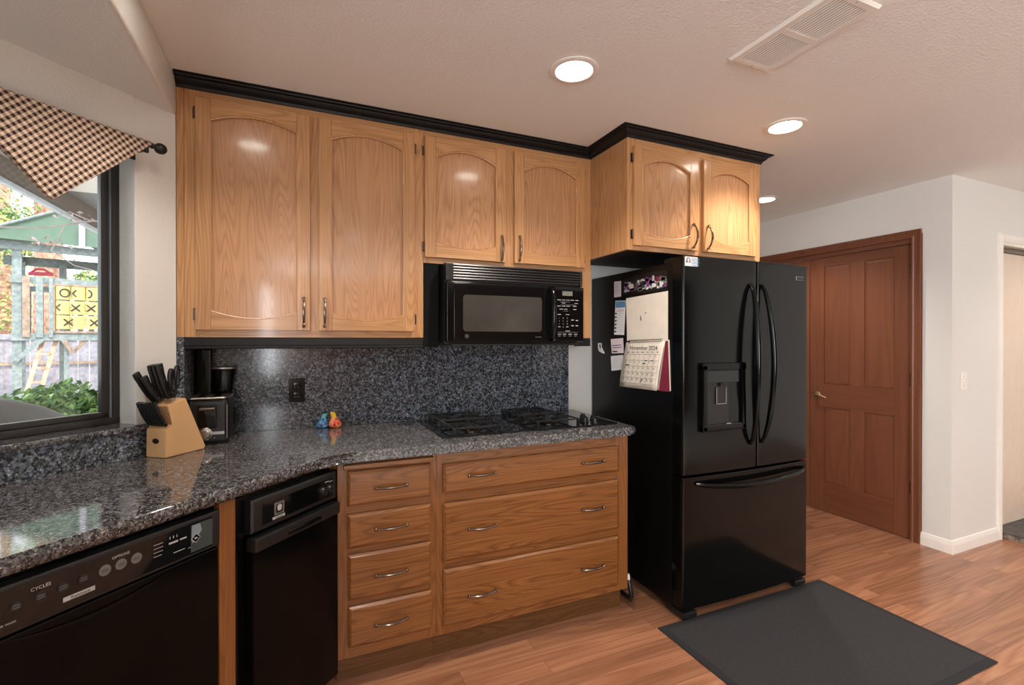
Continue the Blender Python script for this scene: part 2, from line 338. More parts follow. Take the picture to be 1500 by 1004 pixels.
# ------------------------------------------------------------------ window over the bay worktop
win = struct(thing('window_1', 'dark bronze framed window looking onto the play yard', 'window', PC, BAYROT))
yf0, yf1 = .742, .80
b = mb('bronze')
b.box(WX0, WX1, yf0, yf1, 1.0585, 1.083, .003); b.box(WX0, WX1, yf0, yf1, 2.03, 2.0585, .003); b.box(WX1-.024, WX1-.0005, yf0, yf1, 1.06, 2.058, .003); b.box(WX0, WX0+.024, yf0, yf1, 1.06, 2.058, .003)
b.box(-.93, -.90, yf0, yf1, 1.06, 2.05, .003); b.build('frame', win)
b = mb('bronze'); y2, y3 = .757, .782
b.box(WX1-.052, WX1-.028, y2, y3, 1.083, 2.03, .003); b.box(-.90, WX1-.028, y2, y3, 1.083, 1.104, .003); b.box(-.90, WX1-.028, y2, y3, 2.005, 2.03, .003); b.box(-.90, -.876, y2, y3, 1.083, 2.03, .003); b.build('sash', win)
mb('edge_glint').box(WX1-.0285, WX1-.0235, .750, .760, 1.083, 2.03).build('glint_strip', win)  # reflection on the metal frame edge, put in as a pale strip
mb('glass').box(-.876, WX1-.05, .768, .772, 1.10, 2.01).build('glass_pane', win)
mb('glass').box(WX0+.02, -.93, .768, .772, 1.08, 2.03).build('glass_pane', win)

# ------------------------------------------------------------------ curtain rod and valance
RY, RZ = .575, 2.081
rod = thing('curtain_rod', 'black curtain rod with ball finial above the window', 'curtain rod', bay(-.9, RY, RZ), BAYROT)
mb('rodm').tube([(-.7, 0, 0), (.665, 0, 0)], .0085, 12).build('pole', rod)
b = mb('rodm'); b.lathe([(.0085, 0), (.011, .004), (.008, .010), (.009, .014), (.0185, .024), (.0205, .034), (.0175, .046), (.010, .053), (0, .056)], 16, TX((.655, 0, 0)) @ Matrix.Rotation(R_(90), 4, 'Y')); b.build('finial', rod)
b = mb('rodm'); b.tube([(.640, .081, -.020), (.640, .03, -.022), (.640, .004, -.020), (.640, -.012, -.008)], .005, 8); b.box(.630, .650, .076, .081, -.045, .006); b.box(.634, .646, -.006, .006, -.032, -.010, .002); b.build('bracket', rod)
val = thing('window_valance', 'brown and cream checked triangular valance draped over the rod', 'curtain', bay(-.54, RY, RZ), BAYROT)
def napkin(half, n, yoff, apex):
    b = mb('ging'); rows = []
    for j in range(n+1):
        t = j/n; z = .0-t*apex; hw = half*(1-t)
        row = []
        for i in range(n+1):
            x = -hw+2*hw*i/n
            y = yoff+.004*math.sin(x*22+t*2)*t-.010*math.sin(t*math.pi)
            row.append((x, y, z))
        rows.append(row)
    vv = [[b.bm.verts.new(p) for p in r] for r in rows]
    for j in range(n):
        for i in range(n):
            ids = [vv[j][i], vv[j][i+1], vv[j+1][i+1], vv[j+1][i]]
            try: b._fin([b.bm.faces.new(ids)])
            except ValueError: pass
    bmesh.ops.remove_doubles(b.bm, verts=b.bm.verts[:], dist=1e-5)
    return b
fr = napkin(.292, 24, -.0125, .279); fr.T = Matrix()
o = fr.build('front_panel', val); m_ = o.modifiers.new('thickness', 'SOLIDIFY'); m_.thickness = .0016
o = napkin(.292, 24, .0125, .272).build('back_panel', val); m_ = o.modifiers.new('thickness', 'SOLIDIFY'); m_.thickness = .0016
b = mb('ging'); b.loft([[(x, .0125*math.cos(a), .0125*math.sin(a)) for x in (-.292, .292)] for a in [math.pi*k/8 for k in range(9)]], caps=False, closed=False)
o = b.build('rod_fold', val); m_ = o.modifiers.new('thickness', 'SOLIDIFY'); m_.thickness = .0016

# ------------------------------------------------------------------ worktop, splashes and sill
wt = mb('granite_top')
fl = bay(-1.9, 0); fb = bay(-1.9, .6555)
front = [(1.552, 2.60), (1.552, 2.0), (1.546, 1.972), (1.528, 1.957), (1.50, 1.953), (.20, 1.953), (.14, 1.950), (.105, 1.937), (bay(-.03, 0).x, bay(-.03, 0).y), (fl.x, fl.y)]
back = [(fb.x, fb.y), (bay(-.14, .6555).x, bay(-.14, .6555).y), (XL+.001, 2.32), (XL+.001, 2.6085), (1.552, 2.6085)]
pts = front[:]+back
pts = pts[1:] if False else pts
A = [wt.bm.verts.new((p[0], p[1], UND)) for p in pts]; B = [wt.bm.verts.new((p[0], p[1], TOP)) for p in pts]
n = len(pts); wt.bm.faces.new(A); wt.bm.faces.new(B[::-1])
for i in range(n): wt.bm.faces.new((A[i], B[i], B[(i+1) % n], A[(i+1) % n]))
nf = len(front)
es = [e for e in wt.bm.edges if (all(v in A[:nf] for v in e.verts) or all(v in B[:nf] for v in e.verts))]
bmesh.ops.bevel(wt.bm, geom=es, offset=.0165, segments=5, affect='EDGES', profile=.5)
tag(wt.build('countertop', None, 'granite_top'), 'polished dark speckled granite worktop with rounded edge', 'countertop')
tag(mb('granite').box(XL+.001, XL+.0265, 2.312, 2.6085, TOP+.0005, 1.381, .001).build('side_splash'), 'short granite slab on the nook side wall with its edge showing', 'backsplash')
b = mb('granite'); b.box(XL+.027, 1.515, 2.585, 2.6085, TOP+.0005, 1.745, .001)
tag(b.build('backsplash'), 'speckled blue grey granite slab behind the cooktop', 'backsplash')
b = mb('granite'); b.box(-1.9, -.135, .637, .6555, TOP+.0005, 1.037)
b.build('splash', None, 'granite', loc=PC, rot=(0, 0, BAYROT)); sp = bpy.data.objects['splash']; sp.name = 'sill_splash'; tag(sp, 'low granite splash under the bay window', 'backsplash')
b = mb('granite_top'); b.box(-1.9, -.135, .624, .6557, 1.0372, 1.0575, .004); b.box(WX0+.001, WX1-.001, .650, .80, 1.0372, 1.0575)
o = tag(b.build('window_sill', None, 'granite_top', loc=PC, rot=(0, 0, BAYROT)), 'granite window sill ledge below the bronze frame', 'window sill')

# ------------------------------------------------------------------ cabinet parts
def pull(parent, c, length, vertical, rise=.026, name='handle', k=1.0):
    b = mb('pewter'); x, y, z = c; n = 15; L = length
    def at(t, d): return (x, y-d, z+L*t) if vertical else (x+L*t, y-d, z)
    pts, rs = [], []
    for i in range(n):
        t = -.5+i/(n-1); a = math.cos(t*math.pi); pts.append(at(t*.92, .008+(rise-.008)*max(a, 0)**.75)); rs.append((.0036+.0026*max(a, 0)**1.5)*k)
    b.tube(pts, rs, 8)
    for sgn in (-.47, .47):
        b.sphere(at(sgn, .009), .0072*k, 10); b.tube([at(sgn, -.001), at(sgn, .009)], .0048*k, 8); b.sphere(at(sgn*.86, .014), .0056*k, 8)
    return b.build(name, parent)
def hinge(parent, x, z, yf, side):
    # exposed wrap hinge on the face frame beside the door edge (side = +1: the frame lies at -x)
    b = mb('pewter'); h = .029
    b.box(x-.010 if side > 0 else x-.001, x+.001 if side > 0 else x+.010, yf+.0165, yf+.0205, z-h*.8, z+h*.8, .001)
    b.tube([(x, yf+.012, z-h*.62), (x, yf+.012, z+h*.62)], .0052, 8)
    b.sphere((x, yf+.012, z-h*.75), .0042, 8); b.sphere((x, yf+.012, z+h*.75), .0042, 8)
    return b.build('hinge', parent)
def arch_door(parent, x0, x1, z0, z1, yf, st, zs, zc, zb, zd, hx, hz, hinge_left, hz_list, rise=.026):
    b = mb('oak_z'); th = .02; i0, i1 = x0+st, x1-st; mid = (i0+i1)/2; hw = (i1-i0)/2
    def arc(za, zm, k=18): return [(mid-hw*math.cos(math.pi*j/k) if False else i0+(i1-i0)*j/k, za+(zm-za)*(1-((i0+(i1-i0)*j/k-mid)/hw)**2)) for j in range(k+1)]
    b.box(x0, i0, yf, yf+th, z0, z1, .0035); b.box(i1, x1, yf, yf+th, z0, z1, .0035)
    b.mat('oak_x')
    b.prism([(i0, z1-.0025), *arc(zs, zc), (i1, z1-.0025)], yf+.0004, yf+th-.001)
    b.prism([(i1, z0+.0025), (i0, z0+.0025)][::-1]+arc(zb, zd)[::-1], yf+.0004, yf+th-.001)
    b.mat('oak_z')
    top = [(p[0], yf+.0035, p[1]) for p in arc(zs, zc)]; bot = [(p[0], yf+.0035, p[1]) for p in arc(zb, zd)]
    b.tube(top, .0058, 6); b.tube(bot, .0040, 6); b.tube([bot[0], top[0]], .0035, 6); b.tube([bot[-1], top[-1]], .0035, 6)
    d = b.build('door', parent)
    p = mb('oak_p'); e = .004
    a1 = [(q[0]+(e if q[0] > mid else -e)*0, q[1]+e) for q in arc(zs, zc)]; a2 = [(q[0], q[1]-e) for q in arc(zb, zd)]
    p.prism(a2+a1[::-1], yf+.0125, yf+.018); p.build('panel', d)
    pull(d, (hx, yf, hz), .128, True, rise)
    for z in hz_list: hinge(d, x0-.001 if hinge_left else x1+.001, z, yf, 1 if hinge_left else -1)
    return d
YU = 2.31
cab = thing('wall_cabinet', 'tall oak wall cabinet with two long arched doors beside the window', 'cabinet', (0, 0, 0))
cab.location = (0.05, YU, 1.382)
def sub(root):
    # offset so parts can be written in room coordinates
    o = Vector(root.location); return Matrix.Translation(-o)
class RM(MB):
    def __init__(s, root, m=None):
        super().__init__(); s.T = sub(root)
        if m: s.mat(m)
_old = mb
CUR = [Matrix()]
def mb(m=None):
    b = MB(); b.T = CUR[0].copy()
    if m: b.mat(m)
    return b
CUR[0] = sub(cab)
b = mb('oak_z'); b.box(-.4535, .545, YU+.019, 2.584, 1.384, 2.40); b.box(-.4535, -.428, YU+.001, YU+.02, 1.382, 2.40, .001); b.box(-.427, -.375, YU, YU+.02, 1.382, 2.40, .001); b.box(.028, .088, YU, YU+.02, 1.415, 2.35); b.box(.490, .545, YU, YU+.02, 1.382, 2.40, .001)
b.mat('oak_x'); b.box(-.375, .490, YU+.0005, YU+.02, 1.382, 1.416); b.box(-.375, .490, YU+.0005, YU+.02, 2.345, 2.40); b.build('body', cab)
b = mb('blackt'); b.box(-.428, .545, YU+.004, YU+.024, 1.347, 1.3815, .002); b.box(-.428, .545, YU+.000, YU+.022, 1.333, 1.346, .004); b.build('light_rail', cab)
arch_door(cab, -.387, .041, 1.411, 2.353, 2.29, .054, 2.268, 2.303, 1.489, 1.459, .014, 1.491, True, (2.291, 1.476))
arch_door(cab, .0755, .500, 1.411, 2.353, 2.29, .054, 2.266, 2.303, 1.489, 1.459, .099, 1.491, False, (2.286, 1.470))
c2 = thing('wall_cabinet', 'short oak wall cabinet with two arched doors above the microwave', 'cabinet', (1.02, YU, 1.745)); CUR[0] = sub(c2)
b = mb('oak_z'); b.box(.546, 1.496, YU+.019, 2.6085, 1.747, 2.40); b.box(.546, .575, YU, YU+.02, 1.745, 2.40, .001); b.box(.95, 1.04, YU, YU+.02, 1.76, 2.35); b.box(1.428, 1.496, YU, YU+.02, 1.382, 2.40, .001); b.box(1.480, 1.496, YU+.02, 2.584, 1.382, 1.75)
b.mat('oak_x'); b.box(.575, 1.428, YU+.0005, YU+.02, 1.745, 1.775); b.box(.575, 1.428, YU+.0005, YU+.02, 2.345, 2.40); b.build('body', c2)
b = mb('blackt'); b.box(1.40, 1.496, YU+.001, YU+.022, 1.336, 1.3815, .002); b.build('light_rail', c2)
b = mb('matte'); b.box(.5455, .62, YU+.002, YU+.016, 1.335, 1.744); b.build('filler_strip', c2)['label'] = 'black filler strip'
arch_door(c2, .549, .970, 1.770, 2.353, 2.29, .054, 2.258, 2.303, 1.848, 1.820, .946, 1.843, True, (2.284, 1.822))
arch_door(c2, 1.020, 1.447, 1.770, 2.353, 2.29, .054, 2.258, 2.303, 1.848, 1.820, 1.046, 1.848, False, (2.300, 1.822))
c3 = thing('wall_cabinet', 'deep oak wall cabinet with two arched doors above the refrigerator', 'cabinet', (1.96, 1.98, 1.824)); CUR[0] = sub(c3); YF = 1.98
b = mb('oak_z'); b.box(1.5125, 2.4145, YF+.019, 2.6085, 1.855, 2.40); b.box(1.4965, 1.512, YF+.02, 2.60, 1.824, 2.40); b.box(2.415, 2.43, YF+.02, 2.60, 1.824, 2.40)
b.box(1.4965, 1.552, YF, YF+.02, 1.824, 2.40, .001); b.box(1.93, 2.0, YF, YF+.02, 1.84, 2.35); b.box(2.36, 2.43, YF, YF+.02, 1.824, 2.40, .001)
b.mat('oak_x'); b.box(1.552, 2.36, YF+.0005, YF+.02, 1.824, 1.852); b.box(1.552, 2.36, YF+.0005, YF+.02, 2.335, 2.40); b.build('body', c3)
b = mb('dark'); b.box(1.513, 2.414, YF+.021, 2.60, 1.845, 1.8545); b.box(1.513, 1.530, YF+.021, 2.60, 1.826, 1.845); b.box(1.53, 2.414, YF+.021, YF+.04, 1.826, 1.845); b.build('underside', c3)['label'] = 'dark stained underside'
arch_door(c3, 1.527, 1.946, 1.845, 2.341, 1.96, .054, 2.250, 2.293, 1.922, 1.890, 1.906, 1.922, True, (2.286, 1.902), .036)
arch_door(c3, 1.985, 2.380, 1.845, 2.341, 1.96, .054, 2.250, 2.290, 1.922, 1.892, 2.010, 1.923, False, (2.290, 1.890), .036)
CUR[0] = Matrix()
# crown moulding
prof = [(.0, 2.384), (.006, 2.384), (.009, 2.389), (.010, 2.395), (.019, 2.401), (.026, 2.408), (.030, 2.415), (.041, 2.4185), (.043, 2.423), (.052, 2.4255), (.052, 2.4293), (0, 2.4293)]
pth = [(-.4535, YU), (1.4965, YU), (1.4965, YF), (2.43, YF), (2.43, 2.60)]
nrm = [(0, -1), (-1, 0), (0, -1), (1, 0)]
rings = []
for i, p in enumerate(pth):
    if i == 0: d = (0, -1)
    elif i == len(pth)-1: d = (1, 0)
    else: d = (nrm[i-1][0]+nrm[i][0], nrm[i-1][1]+nrm[i][1])
    rings.append([(p[0]+d[0]*o_-(0.0 if i else 0), p[1]+d[1]*o_, z) for o_, z in prof])
tag(mb('blackt').loft(rings).build('crown_molding', smooth=25), 'black stepped crown moulding along the cabinet tops', 'molding')

# ------------------------------------------------------------------ base cabinets
YB0 = 1.99; DF = 1.97
def drawer(parent, x0, x1, z0, z1, pulls):
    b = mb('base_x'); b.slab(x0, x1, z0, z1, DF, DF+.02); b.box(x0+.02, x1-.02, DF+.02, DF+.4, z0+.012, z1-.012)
    d = b.build('drawer', parent, smooth=25)
    for px, pz in pulls: pull(d, (px, DF, pz), .130, False, .024)
def base_body(root, x0, x1, rails, st, mids=()):
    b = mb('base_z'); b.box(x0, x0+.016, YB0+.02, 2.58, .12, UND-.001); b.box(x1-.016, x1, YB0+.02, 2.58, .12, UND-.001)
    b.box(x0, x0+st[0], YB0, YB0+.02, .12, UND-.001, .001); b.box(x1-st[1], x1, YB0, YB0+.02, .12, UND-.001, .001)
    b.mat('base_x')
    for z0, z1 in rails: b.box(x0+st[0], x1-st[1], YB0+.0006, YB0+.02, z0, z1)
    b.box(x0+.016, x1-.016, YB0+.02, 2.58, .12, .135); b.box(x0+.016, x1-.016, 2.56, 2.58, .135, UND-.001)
    b.build('body', root)
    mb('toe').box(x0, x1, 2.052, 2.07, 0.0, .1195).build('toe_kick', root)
d1 = thing('base_cabinet', 'narrow oak base cabinet with four stacked drawers beside the compactor', 'cabinet', (.33, YB0, 0)); CUR[0] = sub(d1)
base_body(d1, .131, .5245, [(.12, .17), (.32, .36), (.525, .562), (.684, .724), (.853, .896)], (.04, .034))
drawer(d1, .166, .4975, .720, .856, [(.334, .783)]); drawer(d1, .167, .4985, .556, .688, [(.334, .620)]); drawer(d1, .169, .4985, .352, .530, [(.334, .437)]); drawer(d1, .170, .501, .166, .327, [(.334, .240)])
mb('base_x').box(.152, .510, 1.962, 2.05, .866, .884, .003).build('pullout_board', d1)
b = mb('base_z'); b.prism([(.0905, 2.012), (.1305, 2.0), (.1305, 2.04), (.1, 2.05)], .866, UND-.001, 'xy'); b.build('corner_filler', d1)
d2 = thing('base_cabinet', 'wide oak base cabinet with three long drawers under the cooktop', 'cabinet', (1.02, YB0, 0)); CUR[0] = sub(d2)
base_body(d2, .525, 1.509, [(.12, .162), (.395, .44), (.676, .725), (.840, .896)], (.035, .072))
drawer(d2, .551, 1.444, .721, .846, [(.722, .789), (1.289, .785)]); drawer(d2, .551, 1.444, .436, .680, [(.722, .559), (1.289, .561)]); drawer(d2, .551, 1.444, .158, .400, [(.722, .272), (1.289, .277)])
CUR[0] = Matrix()

# ------------------------------------------------------------------ dishwasher, filler and compactor under the bay worktop
o = mb('base_z').box(-.412, -.3585, .021, .045, 0, UND-.001, .001).build('filler_panel', loc=PC, rot=(0, 0, BAYROT))
tag(o, 'narrow oak filler strip between dishwasher and compactor', 'filler strip')
dw = thing('dishwasher', 'glossy black built-in dishwasher with button panel', 'dishwasher', bay(-.72, .02), BAYROT)
# local: x along front, -y outward
b = mb('black'); b.box(-.30, .298, .022, .56, .10, .885); b.build('body', dw)
b = mb('blackm'); b.box(-.29, .29, .05, .09, 0, .0995); b.build('toe_panel', dw)
b = mb('blackd'); b.box(-.30, .300, -.006, .022, .12, .770, .006); b.build('door', dw)
dd = bpy.data.objects[b and dw.children[-1].name]
b = mb('black'); b.loft([[(-.17+.34*t, -.006-.008*math.sin(math.pi*t), .760-.022*math.sin(math.pi*t)+k) for t in [i/16 for i in range(17)]] for k in (0, .004)], caps=False, closed=False); b.build('handle_lip', dd)
cp = mb('blackm').box(-.30, .302, -.012, .022, .775, .878, .006).build('control_panel', dw)
b = mb('glassblk'); b.box(-.255, .275, -.0135, -.010, .783, .868, .0008); b.build('control_strip', cp)
b = mb('blackm'); b.box(-.296, -.264, -.0136, -.011, .822, .842, .002); b.build('latch_recess', cp)
for i, (bx, r) in enumerate([(-.19, .015), (-.152, .0095), (-.112, .0105), (-.074, .0105), (-.036, .0105)]):
    b = mb('blackm'); M4 = TX((bx, -.0145, .828+.001*i)) @ FRONT; b.lathe([(r, -.002), (r, .0006), (r*.9, .001), (0, .001)], 20, M4)
    b.mat('grayp'); 
    for dz in (.0026, -.0026): b.box(bx-r*.62, bx+r*.62, -.0160, -.0155, .828+.001*i+dz-.0009, .828+.001*i+dz+.0009)
    b.build('button', cp)
for i, bx in enumerate((.006, .04, .074)):
    r = .0125; b = mb('grayp'); M4 = TX((bx, -.0145, .832)) @ FRONT; b.lathe([(r, -.002), (r, .0006), (r*.9, .001), (0, .001)], 20, M4)
    b.mat('ink')
    for dz in (.002, -.002): b.box(bx-r*.55, bx+r*.55, -.0160, -.0155, .832+dz-.0007, .832+dz+.0007)
    b.build('button', cp)['label'] = 'grey option button'
for txt, sz, tx_, tz_ in (('CYCLES', .010, -.112, .850), ('OPTIONS', .009, .040, .853), ('SUPER WASH', .006, -.17, .800)): mb('silver').text(txt, sz, TX((tx_, -.0141, tz_)) @ FRONT).build('lettering', cp)
b = mb('silver')
for k in range(4): b.box(.115, .138-.003*(k == 3), -.0143, -.0138, .845-.010*k, .8462-.010*k)
for k in range(3): b.box(.155+.009*k, .1568+.009*k, -.0143, -.0138, .846, .853)
b.box(.153, .177, -.0143, -.0138, .833, .838); b.box(.182, .20, -.0143, -.0138, .834, .838); b.box(.165, .195, -.0143, -.0138, .806, .808); b.box(.205, .255, -.0143, -.0138, .803, .8045); b.build('indicator_marks', cp)
b = mb('silver'); b.box(-.074, -.014, -.0145, -.0138, .797, .807); b.mat('ink'); b.text('Kenmore', .0095, TX((-.042, -.0148, .802)) @ FRONT); b.build('name_plate', cp)
b = mb('silver'); b.prism([(-.22, .789), (-.196, .789), (-.199, .797), (-.208, .800), (-.217, .796)], -.0145, -.0138); b.mat('glassblk'); b.prism([(-.215, .791), (-.202, .791), (-.205, .796)], -.0148, -.0146); b.build('start_mark', cp)
b = mb(P('clear_film_sheen', S(64, 72, 72), .18)); b.box(.212, .275, -.0146, -.0138, .788, .862); b.mat(P('film_shine', S(126, 142, 152), .3)); b.prism([(.215, .861), (.238, .861), (.243, .84), (.228, .822), (.217, .812), (.213, .822)], -.0149, -.0147)
b.build('film_sticker', cp)
b = mb('silver'); s_ = .0135; cx_, cz_ = .2255, .824; b.prism([(cx_+s_, cz_), (cx_, cz_+s_), (cx_-s_, cz_), (cx_, cz_-s_)], -.0154, -.0150); b.mat('glassblk'); s_ = .0115; b.prism([(cx_+s_, cz_), (cx_, cz_+s_), (cx_-s_, cz_), (cx_, cz_-s_)], -.0157, -.0154); b.mat('silver'); b.box(cx_-.004, cx_+.004, -.0159, -.0157, cz_-.002, cz_+.002); b.build('diamond_badge', cp)

tcx = thing('trash_compactor', 'glossy black trash compactor beside the four drawer cabinet', 'trash compactor', bay(-.135, 0), BAYROT)
b = mb('black'); b.box(-.19, .19, .03, .58, .08, .885); b.box(-.222, -.19, .024, .06, .0, .885); b.box(-.19, .19, .06, .10, .0, .08); b.build('body', tcx)
cp = mb('blackm').loft([[(x, y, z) for x, z in ((-.188, .768), (.19, .768), (.19, .872), (-.188, .872))] for y in (.03, .0)] + [[(x, -.006, z) for x, z in ((-.182, .776), (.184, .776), (.184, .862), (-.182, .862))]]).build('control_panel', tcx)
b = mb('glassblk'); b.box(-.15, .17, -.0075, -.005, .785, .852, .0008); b.build('control_strip', cp)
b = mb('grayp'); b.box(-.105, -.065, -.0085, -.007, .800, .840, .002); b.mat('blackm'); b.box(-.098, -.072, -.009, -.0082, .806, .834, .002); b.mat('silver'); b.prism([(-.095, .826), (-.091, .812), (-.079, .812), (-.075, .826), (-.081, .832), (-.089, .832)], -.0096, -.0088); b.build('emblem', cp)
b = mb('silver'); b.box(-.112, -.062, -.0085, -.007, .788, .796); b.mat('ink'); b.text('Kenmore', .0078, TX((-.087, -.0088, .792)) @ FRONT); b.build('name_plate', cp)
for kx in (.112, .146):
    b = mb('blackm'); b.lathe([(.017, 0), (.016, .010), (.012, .016), (.0, .016)], 20, TX((kx, -.0075, .815)) @ FRONT); b.box(kx-.003, kx+.003, -.026, -.010, .802, .829, .001); b.build('knob', cp)
b = mb('silver'); b.box(.125, .145, -.0082, -.0072, .843, .8455); b.box(.148, .165, -.0082, -.0072, .840, .842); b.build('lettering', cp)
dr = mb('blackd'); dr.box(-.188, .192, -.012, .03, .095, .752, .006); dr = dr.build('drawer', tcx)
b = mb('blackm'); b.box(-.19, .192, -.022, .02, .712, .756, .006); b.build('pull_rail', dr)
b = mb('glassblk'); b.box(-.06, .09, -.0235, -.021, .722, .736, .003); b.build('grip_recess', dr)

# ------------------------------------------------------------------ microwave
mw = thing('microwave', 'black over-the-range microwave hung under the short oak cabinet', 'microwave', (1.01, 2.21, 1.345)); CUR[0] = sub(mw)
b = mb('blackm'); b.box(.632, 1.386, 2.245, 2.584, 1.352, 1.742, .004); b.build('body', mw)
b = mb('blackm'); b.box(.632, .668, 2.218, 2.246, 1.655, 1.738, .004); b.box(1.372, 1.386, 2.218, 2.246, 1.655, 1.738, .004); b.box(.66, 1.38, 2.236, 2.246, 1.655, 1.738); b.build('grille_frame', mw)
for i in range(6):
    z = 1.664+i*.0132; b = mb('blackm'); b.prism([(2.217, z), (2.236, z+.004), (2.236, z+.009), (2.219, z+.006)], .669, 1.371, 'yz'); b.build('vent_slat', mw)
dr = mb('black'); dr.box(.632, 1.205, 2.206, 2.244, 1.362, 1.650, .005); dr = dr.build('door', mw)
b = mb('glassblk'); b.box(.668, 1.168, 2.2045, 2.208, 1.370, 1.642, .0012); b.build('glass_front', dr)
b = mb('screen'); x0, x1, z0, z1, r = .712, 1.134, 1.412, 1.588, .016
rr = [(x1-r+r*math.cos(a), z1-r+r*math.sin(a)) for a in [R_(15*k) for k in range(7)]]+[(x0+r+r*math.cos(a), z1-r+r*math.sin(a)) for a in [R_(90+15*k) for k in range(7)]]+[(x0+r+r*math.cos(a), z0+r+r*math.sin(a)) for a in [R_(180+15*k) for k in range(7)]]+[(x1-r+r*math.cos(a), z0+r+r*math.sin(a)) for a in [R_(270+15*k) for k in range(7)]]
b.prism(rr, 2.2035, 2.2048); b.build('window_screen', dr)
b = mb('blackm'); b.lathe([(.0105, 0), (.0105, .0008), (.009, .001)], 20, TX((.731, 2.2045, 1.389)) @ FRONT); b.mat('grayp'); b.tube([(.731+.009*math.cos(a), 2.2033, 1.389+.009*math.sin(a)) for a in [2*math.pi*k/16 for k in range(17)]], .0007, 5); b.text('GE', .009, TX((.731, 2.2033, 1.389)) @ FRONT); b.build('emblem', dr)
b = mb('grayp'); b.text('Spacemaker', .0075, TX((1.115, 2.2043, 1.386)) @ FRONT); b.build('lettering', dr)
b = mb('black'); b.tube([(1.184, 2.204, 1.372), (1.184, 2.176, 1.385), (1.184, 2.165, 1.43), (1.184, 2.162, 1.50), (1.184, 2.165, 1.575), (1.184, 2.176, 1.622), (1.184, 2.204, 1.638)], [.011, .013, .013, .013, .013, .013, .011], 10); b.build('handle', dr)
cp = mb('glassblk').box(1.208, 1.386, 2.206, 2.244, 1.362, 1.650, .005).build('control_panel', mw)
mb('lcd').box(1.255, 1.316, 2.2048, 2.2063, 1.603, 1.626).build('display', cp)
b = mb('silver')
def bar(x, z, wd, h=.0028): b.box(x-wd/2, x+wd/2, 2.2049, 2.2061, z-h/2, z+h/2)
for z, xs in ((1.580, (1.235, 1.262, 1.287, 1.315, 1.343)), (1.564, (1.262, 1.338)), (1.548, (1.235, 1.262, 1.289, 1.330)), (1.532, (1.248, 1.275, 1.330)), (1.504, (1.236, 1.286))):
    for x in xs: bar(x, z, .020)
bar(1.27, 1.570, .06, .0008); bar(1.29, 1.555, .09, .0008); bar(1.275, 1.522, .03, .0008)
for r in range(4):
    for c in range(3):
        if r == 3 and c != 1: bar(1.236+.024*c, 1.440, .014); continue
        b.text(str((r*3+c+1) if r < 3 else 0), .0085, TX((1.236+.024*c, 2.2055, 1.485-.0155*r)) @ FRONT)
for x, z in ((1.316, 1.476), (1.343, 1.474), (1.316, 1.446), (1.343, 1.446)): bar(x, z, .015, .004)
bar(1.287, 1.418, .026); bar(1.29, 1.411, .12, .0007)
for x in (1.238, 1.268, 1.302, 1.335): bar(x, 1.401, .020); bar(x, 1.392, .014, .0016)
b.build('button_print', cp)
b = mb('blackm'); b.box(.66, 1.36, 2.215, 2.56, 1.343, 1.3515); b.build('bottom_plate', mw)
CUR[0] = Matrix()

# ------------------------------------------------------------------ cooktop
ck = thing('cooktop', 'black glass gas cooktop set into the granite worktop', 'cooktop', (1.05, 2.32, TOP)); CUR[0] = sub(ck)
b = mb('glassblk'); b.box(.572, 1.498, 2.060, 2.578, TOP+.0004, TOP+.007, .002); b.build('glass_plate', ck)
def burner(x, y, r):
    z = TOP+.007
    b = mb('pewter'); b.lathe([(r*.98, 0), (r, .003), (r*.8, .006), (r*.62, .008), (r*.62, .013), (0, .013)], 28, TX((x, y, z)))
    o = b.build('burner', ck)
    b = mb('iron'); b.lathe([(r*.66, .0135), (r*.66, .0165), (r*.5, .018), (0, .018)], 28, TX((x, y, z-.0003))); b.build('burner_cap', o)
for x, y, r in ((.745, 2.455, .048), (.755, 2.205, .056), (1.165, 2.455, .056), (1.185, 2.225, .046)): burner(x, y, r)
def grate(x0, x1, yc, hy):
    b = mb('iron'); z = TOP+.007; t = .0036; zt_ = z+.030
    for yy in (yc-hy, yc+hy): b.box(x0, x1, yy-t, yy+t, zt_-.008, zt_, .0015)
    for xx in (x0, x1): b.box(xx-t, xx+t, yc-hy, yc+hy, zt_-.008, zt_, .0015)
    xm = (x0+x1)/2
    b.box(x0, xm-.03, yc-t*.8, yc+t*.8, zt_-.008, zt_+.002, .001); b.box(xm+.03, x1, yc-t*.8, yc+t*.8, zt_-.008, zt_+.002, .001); b.box(xm-t*.8, xm+t*.8, yc-hy, yc-.03, zt_-.008, zt_+.002, .001); b.box(xm-t*.8, xm+t*.8, yc+.03, yc+hy, zt_-.008, zt_+.002, .001)
    for xx in (x0, x1):
        for yy in (yc-hy, yc+hy): b.box(xx-.007, xx+.007, yy-.007, yy+.007, z+.0001, zt_-.006, .001)
    b.build('grate', ck)
for a in ((.635, .865, 2.450, .105), (.635, .865, 2.208, .112), (1.065, 1.295, 2.450, .105), (1.065, 1.295, 2.218, .105)): grate(*a)
for x, y in ((1.392, 2.225), (1.430, 2.180), (1.358, 2.150), (1.393, 2.110)):
    b = mb('blackm'); z = TOP+.0071; b.lathe([(.021, 0), (.021, .003), (.017, .006), (.016, .022), (.012, .025), (0, .025)], 20, TX((x, y, z))); b.box(x-.003, x+.003, y-.016, y+.016, z+.018, z+.030, .001); b.build('knob', ck)
CUR[0] = Matrix()

